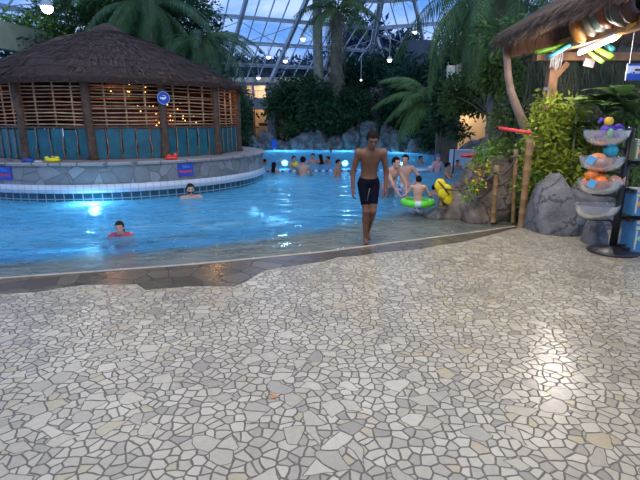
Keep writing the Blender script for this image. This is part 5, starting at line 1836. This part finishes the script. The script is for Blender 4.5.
def person(label, loc, rz, H=1.7, pose=None, skinm=SK_TAN, hair='short', hairm=HAIR, wear=None, vox=.016, female=False, cut=None, group=None, fine=False, lean=0.0, cap=None, beard=False, build=1.0):
    """the figure faces -Y before turning; joint coordinates for a 1.7 m body"""
    J = dict(pel=(0, 0, .93), waist=(0, 0, 1.07), chest=(0, 0, 1.26), neck=(0, .01, 1.42), head=(0, -.015, 1.575),
             shL=(.175, .01, 1.385), elL=(.235, .03, 1.10), wrL=(.245, -.03, .85),
             shR=(-.175, .01, 1.385), elR=(-.235, .03, 1.10), wrR=(-.245, -.03, .85),
             hipL=(.088, 0, .90), knL=(.095, -.02, .49), anL=(.095, .03, .08), hipR=(-.088, 0, .90), knR=(-.095, -.02, .49), anR=(-.095, .03, .08), look=(0, -1, 0))
    if pose: J.update(pose)
    J = {k: Vector(v) for k, v in J.items()}
    if lean:
        piv = Vector((0, 0, .93)); Rm = Matrix.Rotation(lean, 3, 'X')
        for k in ('waist', 'chest', 'neck', 'head', 'shL', 'shR', 'elL', 'elR', 'wrL', 'wrR'):
            if pose and k in pose and k[:2] in ('el', 'wr'): continue
            J[k] = piv + Rm @ (J[k] - piv)
    S = H / 1.7
    hv = J['look'].normalized(); az = math.atan2(hv.x, -hv.y); pit = math.asin(max(-1, min(1, hv.z)))
    HM = Matrix.Rotation(az, 3, 'Z') @ Matrix.Rotation(-pit, 3, 'X')
    t = thing('person', label, 'person', loc, rz, group)
    t.scale = (S, S, S)
    b = build
    up = (J['neck'] - J['pel']).normalized()
    side = (J['shL'] - J['shR']).normalized(); fw = side.cross(up).normalized()    # points forward (-Y)
    if fw.y > 0 and abs(fw.y) > .3: fw = -fw
    Mt = Matrix((side, -fw, up)).transposed()
    ch = J['chest']; wa = J['waist']; pe = J['pel']
    tor = [sd_ell(ch + up * .02, (.155 * b, .105 * b, .17), Mt), sd_ell(wa, (.125 * b, .088 * b, .16), Mt), sd_ell(pe, (.15 * b, .105 * b, .13), Mt),
           sd_cap(J['shL'] * .85 + J['shR'] * .15 - up * .01, J['shR'] * .85 + J['shL'] * .15 - up * .01, .062, .062),
           sd_cap(J['neck'] - up * .07, J['neck'] - up * .01, .075, .056)]
    arms = []; legs = []
    for sd in 'LR':
        sh, el, wr = J['sh' + sd], J['el' + sd], J['wr' + sd]
        arms += [sd_ell(sh, (.06, .06, .065)), sd_cap(sh, el, .052, .038), sd_cap(el, wr, .040, .025)]
        hp_, kn, an_ = J['hip' + sd], J['kn' + sd], J['an' + sd]
        calf = kn.lerp(an_, .3) + Vector((0, .018, 0))
        legs += [sd_cap(hp_, kn, .088 * b, .05), sd_cap(kn, calf, .05, .055), sd_cap(calf, an_, .052, .033)]
        toe = an_ + J.get('toe' + sd, Vector((0, -.15, -.055)))
        legs += [sd_cap(an_ + Vector((0, .025, -.04)), toe, .036, .028)]
    hc = J['head']
    def hp3(v): return hc + HM @ Vector(v)
    hd = [sd_cap(J['neck'] - up * .03, hc + HM @ Vector((0, .02, -.05)), .056, .052),
          sd_ell(hp3((0, .012, .03)), (.076, .095, .09), HM), sd_ell(hp3((0, -.022, -.035)), (.060, .070, .085), HM), sd_ell(hp3((0, -.055, -.095)), (.03, .028, .022), HM)]
    face = [sd_cap(hp3((0, -.088, .01)), hp3((0, -.108, -.025)), .010, .015), sd_ell(hp3((0, -.085, -.062)), (.026, .014, .012), HM),
            sd_ell(hp3((0, -.083, .03)), (.05, .014, .010), HM)]
    ears = [sd_ell(hp3((s_ * .077, .01, -.005)), (.011, .02, .032), HM) for s_ in (-1, 1)]

    body_fs = tor + legs + arms
    def fbody(X, Y, Z):
        d = union(tor, .05)(X, Y, Z)
        d = smin(d, union(legs[:4], .02)(X, Y, Z), .02); d = smin(d, union(legs[4:], .02)(X, Y, Z), .02)
        d = smin(d, union(arms[:3], .02)(X, Y, Z), .022); d = smin(d, union(arms[3:], .02)(X, Y, Z), .022)
        h = union(hd, .03)(X, Y, Z); h = smin(h, union(face, .01)(X, Y, Z), .012); h = smin(h, union(ears, .005)(X, Y, Z), .008)
        # eye sockets
        for s_ in (-1, 1):
            e = sd_ell(hp3((s_ * .03, -.096, .008)), (.017, .014, .010), HM)(X, Y, Z)
            h = -smin(-h, e, .01)
        d = smin(d, h, .015)
        if cut is not None: d = np.maximum(d, cut - Z)
        return d
    allp = np.array([tuple(J[k]) for k in J if k != 'look' and not k.startswith('toe')])
    lo = allp.min(0) - .22; hi = allp.max(0) + .2
    if cut is not None: lo[2] = cut - .05
    parts = [surface_nets(fbody, lo, hi, vox)]
    # hands with five fingers
    for sd, sg in (('L', 1), ('R', -1)):
        wr, el = J['wr' + sd], J['el' + sd]
        if cut is not None and wr.z < cut: continue
        d = (wr - el).normalized()
        pn = Vector((-sg, 0, 0)); pn = (pn - d * pn.dot(d))
        if pn.length < .2: pn = Vector((0, 0, -1)) - d * Vector((0, 0, -1)).dot(d)
        pn.normalize()                                    # palm normal (towards the body)
        sp = d.cross(pn).normalized()
        if sp.y > 0: sp = -sp                             # thumb side, forward
        pc = wr + d * .05
        fs = [sd_cap(wr - d * .03, wr + d * .015, .025, .023)]
        for q, (off_, ln) in enumerate(((.030, .068), (.010, .078), (-.010, .072), (-.029, .056))):
            k0 = wr + d * .085 + sp * off_; fs.append(sd_cap(wr + d * .02 + sp * off_ * .5, k0, .016, .0125))
        palm_ = union(fs, .012)
        fg = []
        for q, (off_, ln) in enumerate(((.032, .068), (.0105, .078), (-.011, .072), (-.032, .056))):
            k0 = wr + d * .085 + sp * off_; k1 = k0 + (d * .92 + pn * .3 + sp * off_ * 2).normalized() * ln * .45
            k2 = k1 + (d * .75 + pn * .65).normalized() * ln * .32; k3 = k2 + (d * .5 + pn * .85).normalized() * ln * .25
            fg.append(union([sd_cap(k0, k1, .0095, .0085), sd_cap(k1, k2, .0085, .0078), sd_cap(k2, k3, .0078, .0065)], .003))
        th0 = wr + d * .025 + sp * .022; th1 = th0 + (d * .6 + sp * .7 + pn * .3).normalized() * .042; th2 = th1 + (d * .9 + sp * .2 + pn * .4).normalized() * .034
        fg.append(union([sd_cap(th0, th1, .013, .0105), sd_cap(th1, th2, .0105, .008)], .004))

        def fh(X, Y, Z):
            dd = palm_(X, Y, Z)
            for g in fg: dd = smin(dd, g(X, Y, Z), .004)
            return dd
        c = wr + d * .08
        parts.append(surface_nets(fh, np.array(c) - .13, np.array(c) + .13, .0052 if fine else .009))
    mesh_from(parts, 'body', skinm, t)
    # eyes
    for s_ in (-1, 1):
        e = MB(); e.ball(hp3((s_ * .03, -.080, .008)), .0105, 8); e.build('eye', mat('eye_dark', (.02, .015, .012), .2, 0), t, True)
    m_ = MB(); q = [hp3((x, -.098 + abs(x) * .35, -.062)) for x in (-.022, -.01, 0, .01, .022)]
    m_.tube(q, [.002, .004, .005, .004, .002], 6); m_.build('mouth', mat('lips', (.28, .10, .08), .5, .1), t, True)
    # hair
    if hair:
        tz = {'short': -.0, 'long': -.0}[hair]
        def fhair(X, Y, Z):
            d = sd_ell(hp3((0, .016, .034)), (.089, .109, .103), HM)(X, Y, Z)
            hx = np.stack([X - hc.x, Y - hc.y, Z - hc.z], -1) @ np.array(HM)       # into head space
            fx, fy, fz = hx[..., 0], hx[..., 1], hx[..., 2]
            cutp = np.minimum(.066 - fz, .0 - fy + .01) if False else None
            d = d - .004 * np.sin(fx * 160) * np.sin(fy * 140 + fz * 90)
            face_cut = np.minimum(-(fy + .035), -(fz - .062))           # >0 in the face region
            d = np.maximum(d, face_cut)
            side_cut = np.minimum(-(fz + .0), -(fy - .03)); d = np.maximum(d, side_cut)
            d = np.maximum(d, -(fz + .06))
            if hair == 'long':
                lg = union([sd_cap(hp3((0, .05, 0)), J['neck'] + Vector((0, .09, -.02)), .075, .07), sd_cap(J['neck'] + Vector((0, .09, -.02)), J['neck'] + Vector((0, .12, -.22)), .07, .04)], .03)(X, Y, Z)
                d = np.minimum(d, lg)
            if cut is not None: d = np.maximum(d, cut - Z)
            return d
        c = np.array(hc); dn = .45 if hair == 'long' else .15
        mesh_from([surface_nets(fhair, c - np.array([.16, .2 if hair == 'short' else .3, dn]), c + np.array([.16, .3, .18]), .009 if fine else .014)], 'hair', hairm, t)
    if beard:
        def fb_(X, Y, Z):
            hx = np.stack([X - hc.x, Y - hc.y, Z - hc.z], -1) @ np.array(HM)
            d = union([sd_ell(hp3((0, -.022, -.045)), (.065, .076, .086), HM)], .01)(X, Y, Z)
            return np.maximum(np.maximum(d, hx[..., 2] + .035), -(.02 - hx[..., 1]) )
        c = np.array(hc)
        mesh_from([surface_nets(fb_, c - .15, c + .12, .012)], 'beard', hairm, t)
    if cap:
        def fc(X, Y, Z):
            hx = np.stack([X - hc.x, Y - hc.y, Z - hc.z], -1) @ np.array(HM)
            d = sd_ell(hp3((0, .014, .034)), (.094, .114, .108), HM)(X, Y, Z)
            return np.maximum(d, .045 - hx[..., 2] + .3 * -hx[..., 1] * 0)
        c = np.array(hc); mesh_from([surface_nets(fc, c - .16, c + .2, .014)], 'swim_cap', cap, t)
    # clothes
    for kind, m_ in (wear or []):
        if kind in ('shorts', 'jammers', 'trunks'):
            f_ = {'shorts': .62, 'jammers': .74, 'trunks': .25}[kind]; g_ = {'shorts': .02, 'jammers': .008, 'trunks': .008}[kind]
            def fsh(X, Y, Z):
                fs = [sd_ell(pe, (.15 * b + g_, .105 * b + g_, .13 + g_), Mt), sd_ell(wa, (.125 * b + g_, .088 * b + g_, .16), Mt)]
                d = union(fs, .05)(X, Y, Z)
                for sd in 'LR':
                    hp_, kn = J['hip' + sd], J['kn' + sd]; en = hp_.lerp(kn, f_)
                    ax = (kn - hp_).normalized()
                    l = sd_cap(hp_, kn, .088 * b + g_, .05 + g_ * (1.6 if kind == 'shorts' else 1))(X, Y, Z)
                    cutd = (X - en.x) * ax.x + (Y - en.y) * ax.y + (Z - en.z) * ax.z
                    d = smin(d, np.maximum(l, cutd), .015)
                wp = pe + up * .075
                d = np.maximum(d, (X - wp.x) * up.x + (Y - wp.y) * up.y + (Z - wp.z) * up.z)
                if cut is not None: d = np.maximum(d, cut - Z)
                return d
            lo2 = np.array(pe) - [.32, .4, .46]; hi2 = np.array(pe) + [.32, .4, .2]
            mesh_from([surface_nets(fsh, lo2, hi2, .012 if fine else .018)], 'swim_shorts', m_, t)
        if kind == 'swimsuit' or kind == 'rashguard':
            def fsw(X, Y, Z):
                g_ = .007
                fs = [sd_ell(ch + up * .02, (.155 * b + g_, .105 * b + g_, .17 + g_), Mt), sd_ell(wa, (.125 * b + g_, .088 * b + g_, .16), Mt), sd_ell(pe, (.15 * b + g_, .105 * b + g_, .13), Mt)]
                if kind == 'rashguard':
                    fs += [sd_cap(J['shL'] * .85 + J['shR'] * .15 - up * .01, J['shR'] * .85 + J['shL'] * .15 - up * .01, .07, .07)]
                    for sd in 'LR': fs.append(sd_cap(J['sh' + sd], J['sh' + sd].lerp(J['el' + sd], .55), .062, .052))
                d = union(fs, .04)(X, Y, Z)
                if cut is not None: d = np.maximum(d, cut - Z)
                return d
            lo2 = np.array(ch) - [.36, .36, .5]; hi2 = np.array(ch) + [.36, .36, .3]
            mesh_from([surface_nets(fsw, lo2, hi2, .016)], 'swimsuit', m_, t)
    return t


navy = mat('jammer_navy', (.004, .005, .012), .7, .2, 10, spec=.08)
# --- the walking man
mp_ = G(366, 243, -.022)
man_pose = dict(pel=(0, 0, .93), waist=(.0, -.02, 1.08), chest=(.005, -.065, 1.26), neck=(.005, -.125, 1.415), head=(.01, -.19, 1.545), look=(.0, -1, -.42),
                shL=(.185, -.09, 1.36), elL=(.255, -.04, 1.08), wrL=(.235, -.10, .84), shR=(-.175, -.09, 1.36), elR=(-.245, -.03, 1.08), wrR=(-.245, -.08, .83),
                hipL=(.078, 0, .90), knL=(.062, -.10, .50), anL=(.035, .16, .14), toeL=(.0, -.12, -.10), hipR=(-.078, 0, .90), knR=(-.04, -.07, .49), anR=(-.03, -.03, .075), toeR=(-.01, -.15, -.05))
mt = person('bare-chested young man in long dark swim shorts walking out of the shallows', (mp_.x + .02, mp_.y + .05, -.022), R(4), 1.585, man_pose, SK_TAN, 'short', HAIR, [('jammers', navy)], .0095, fine=True, build=.96)
# grey side stripe of the shorts
mb = MB(); mb.tube([(.0, -.118, .85), (-.02, -.13, .76), (-.04, -.15, .66)], .006, 6); o = mb.build('stripe', mat('stripe_grey', (.10, .10, .10), .6, .1), mt, True)


def wade(px, pw, label, above, H=1.7, rz=0, **kw):
    """someone standing in the water: px,pw waterline pixel, `above` metres above the water"""
    p = G(px, pw, WZ)
    return person(label, (p.x, p.y, WZ + above - H), rz, H, cut=max(.03, (H - above) / H * 1.7 - .75), **kw)


floral = mat('floral_blue', (.02, .10, .45), .6, .9, 16, col2=(.6, .7, .85))
bend = dict(elL=(.24, -.20, 1.15), wrL=(.16, -.36, 1.12), elR=(-.24, -.20, 1.15), wrR=(-.16, -.36, 1.12))
tread = dict(elL=(.33, -.12, 1.22), wrL=(.42, -.30, 1.30), elR=(-.33, -.12, 1.22), wrR=(-.42, -.30, 1.30))
hips = dict(elL=(.36, .06, 1.16), wrL=(.20, -.06, 1.0))
pink = mat('swim_pink', (.34, .03, .07), .5, .2, 8)
wade(121, 236, 'girl in a pinkish red swim top paddling towards the deck', .25, 1.3, R(12), pose=dict(head=(0, -.06, 1.56), elL=(.30, -.14, 1.20), wrL=(.28, -.34, 1.26), elR=(-.30, -.14, 1.20), wrR=(-.30, -.33, 1.27)),
     skinm=SK_PALE, hair='long', hairm=HAIR_B, wear=[('rashguard', pink)], vox=.012)
wade(191, 198, 'bearded man leaning back in the water beside the island wall', .33, 1.76, R(22), pose=dict(elL=(.36, -.02, 1.28), wrL=(.52, -.16, 1.30), elR=(-.34, -.06, 1.24), wrR=(-.40, -.26, 1.28)), skinm=SK_PALE, hairm=HAIR_B, beard=True, vox=.013)
wade(265, 164.5, 'swimmer with only the head showing, leftmost near the lane rope', .22, 1.6, R(90), skinm=SK_MID, hairm=HAIR_B, vox=.02)
wade(274, 172, 'long-haired woman with bare back beside the lane rope', .34, 1.6, R(170), skinm=SK_PALE, hair='long', pose=tread, vox=.02)
wade(303, 176, 'dark-haired man with bare pale back standing before the lane rope', .62, 1.75, R(165), skinm=SK_PALE, pose=bend, vox=.018)
wade(294, 167, 'person facing the bare-backed man and holding a yellow toy', .42, 1.6, R(20), skinm=SK_PALE, hairm=HAIR_B, pose=bend, vox=.02)
wade(313, 163, 'swimmer facing forward behind the bare-backed man', .40, 1.65, R(-5), skinm=SK_PALE, hairm=HAIR_B, pose=tread, vox=.02)
wade(320.5, 164, 'woman with long dark hair and dark top beyond the lane rope', .40, 1.6, R(-150), skinm=SK_MID, hair='long', wear=[('swimsuit', navy)], vox=.02)
wade(328, 163.5, 'dark-haired swimmer just right of the woman in dark top', .30, 1.55, R(-60), skinm=SK_MID, vox=.02)
wade(338, 177, 'dark-haired boy wading sideways left of the walking man', .55, 1.45, R(60), skinm=SK_MID, vox=.018)
wade(386.5, 197, 'pale man stooping in the water behind the walking man', 1.0, 1.74, R(35), skinm=SK_PALE, pose=dict(elR=(-.2, -.42, 1.05), wrR=(-.12, -.52, .84), elL=(.2, -.40, 1.05), wrL=(.12, -.5, .84)), lean=.42, vox=.014, build=1.12,
     wear=[('shorts', mat('shorts_grey', (.12, .14, .18), .6, .3, 12))])
wade(404, 192, 'man in blue flower-print shorts standing with a hand on his hip', .92, 1.72, R(-22), skinm=SK_PALE, pose=hips, wear=[('shorts', floral)], vox=.014)
wade(417, 213.5, 'small boy seen from behind in blue print shorts inside the green ring', .72, 1.14, R(176), skinm=SK_PALE, pose=dict(elL=(.34, -.08, 1.14), wrL=(.42, -.30, 1.05), elR=(-.34, -.08, 1.14), wrR=(-.42, -.30, 1.05)),
     wear=[('shorts', floral)], vox=.013)
wade(434, 194.5, 'child with only the dark head showing beside the brown rocks', .24, 1.2, R(120), skinm=SK_MID, vox=.016)
wade(437, 171.5, 'adult in a pink top and blue swim cap facing away', .60, 1.66, R(30), skinm=SK_PALE, hair=None, cap=mat('cap_blue', (.01, .10, .5), .4, .1), wear=[('rashguard', mat('rash_pink', (.55, .36, .42), .6, .15, 8))], vox=.018)
wade(447, 178, 'dark-haired bare-shouldered person beside the dark rocks', .48, 1.65, R(60), skinm=SK_MID, pose=bend, vox=.018)
wade(420.5, 163, 'swimmer with dark head far behind the blue and white mat', .30, 1.6, R(20), skinm=SK_MID, vox=.022)
wade(457, 169.5, 'dark-haired child in front of the white trough wall', .35, 1.3, R(0), skinm=SK_MID, vox=.02)
wade(258, 151, 'distant swimmer near the far rocks below the arch', .25, 1.6, R(40), skinm=SK_MID, vox=.025)
wade(331, 153, 'distant swimmer near the far rocks below the shaggy palm', .25, 1.6, R(0), skinm=SK_MID, vox=.025)

# yellow toy held
p = P(295, 165, G(294, 167, WZ).y - .38)
mb = MB(); mb.ball((0, 0, 0), (.12, .1, .1), 14); mb.ball((.05, -.02, .1), .05, 10); o = mb.build('bath_toy', yel, None, True, p); tag(o, 'yellow toy held between two bathers', 'toy')
# green swim ring
p = G(417, 207, WZ + .1); p = Vector((G(417, 213.5, WZ).x, G(417, 213.5, WZ).y, WZ + .22))
t = thing('swim_ring', 'lime green and white swim ring around the small boy', 'swim ring', p)
mb = MB(); mb.tube([Vector((.26 * math.sin(q), .26 * math.cos(q), 0)) for q in np.linspace(0, 2 * PI, 37)], .065, 12)
mb.mi = [(1 if (i // 12) % 9 < 2 else 0) for i in range(len(mb.f))]
mb.build('tube', [mat('ring_lime', (.12, .62, .03), .35, .1), mat('ring_white', (.4, .62, .6), .35, .1)], t, True)
mb = MB(); mb.lathe([(.008, .06), (.012, .08), (.001, .085)], (.2, -.17, 0), 8); mb.build('valve', sw, t)
# blue white inflatable mat
p = G(421, 171, WZ)
t = thing('inflatable_mat', 'blue and white striped inflatable mat floating behind the men', 'inflatable mat', (p.x, p.y, WZ + .05), R(22))
for k in range(5):
    mb = MB(); mb.tube([(-.5, -.2 + .1 * k, .0), (.5, -.2 + .1 * k, 0)], .052, 10); mb.build('air_chamber', [fw, mat('mat_blue', (.03, .22, .6), .4, .1)][k % 2], t, True)
mb = MB(); mb.ball((.46, 0, .05), (.09, .25, .07), 14); mb.build('pillow', fw, t, True)
# blue board at far edge
p = P(274, 147, 29.6)
t = thing('blue_board', 'small blue notice board standing at the far pool edge', 'sign', (p.x, 29.6, WZ - .3))
mb = MB(); mb.box((0, 0, .3 + P(274, 143, 29.6).z), (.28, .04, .5)); mb.build('board', sb, t)
mb = MB(); mb.tube([(0, .03, 0), (0, .03, .3 + P(274, 143, 29.6).z)], .03, 6); mb.build('post', stl, t)

# ------------------------------------------------------------------ sub-parts
bpy.context.view_layer.update()
KIDS = {}
for o in bpy.data.objects:
    if o.parent: KIDS.setdefault(o.parent, []).append(o)


def base_name(o): return o.name.split('.')[0]


def nest(root_name, child, parent):
    for r_ in [q for q in bpy.data.objects if q.parent is None and base_name(q) == root_name]:
        ks = KIDS.get(r_, [])
        ps = [q for q in ks if base_name(q) == parent]
        cs = [q for q in ks if base_name(q) == child]
        if not ps: continue
        for i, c in enumerate(cs):
            p_ = ps[min(len(ps) - 1, i * len(ps) // max(1, len(cs)))]
            c.parent = p_; c.matrix_parent_inverse = p_.matrix_basis.inverted()


for rn, cn, pn_ in (('person', 'eye', 'body'), ('person', 'mouth', 'body'), ('person', 'stripe', 'swim_shorts'), ('pool_lamp', 'lens', 'rim'), ('hall_lamp', 'bulb', 'lamp_shade'),
                    ('thatched_hut', 'batten', 'turquoise_board_panel'), ('thatched_hut', 'lattice_upright', 'slat_panel'), ('thatched_hut', 'roof_cap', 'thatch_roof'),
                    ('toy_fish', 'eye', 'body'), ('soft_toy', 'ear', 'head'), ('soft_toy', 'belly', 'body'), ('shop_sign', 'blue_band', 'board'), ('shop_sign', 'dark_marking', 'board'),
                    ('round_sign', 'white_figure', 'disc'), ('round_sign', 'ring', 'disc'), ('pool_rule_sign', 'red_marking', 'board'), ('pool_rule_sign', 'white_marking', 'board'),
                    ('toy_box', 'printed_fish', 'carton'), ('toy_box', 'printed_band', 'carton'), ('bamboo_post', 'cut_end', 'culm'), ('rope_post', 'cut_end', 'culm'),
                    ('rope', 'rope_loop', 'twisted_rope'), ('swim_ring', 'valve', 'tube'), ('thatched_kiosk', 'brace', 'post'), ('display_rack', 'clear_bowl', 'arm'),
                    ('string_lights', 'bulb', 'wire'), ('fluorescent_lamp', 'tube', 'housing')):
    nest(rn, cn, pn_)

# ------------------------------------------------------------------ render look
vs_ = scn.view_settings
vs_.view_transform = 'Standard'; vs_.look = 'None'; vs_.exposure = 0.0; vs_.gamma = 1
vs_.use_curve_mapping = False
scn.cycles.use_denoising = True
scn.cycles.max_bounces = 8
scn.cycles.transparent_max_bounces = 12
scn.cycles.sample_clamp_indirect = 4
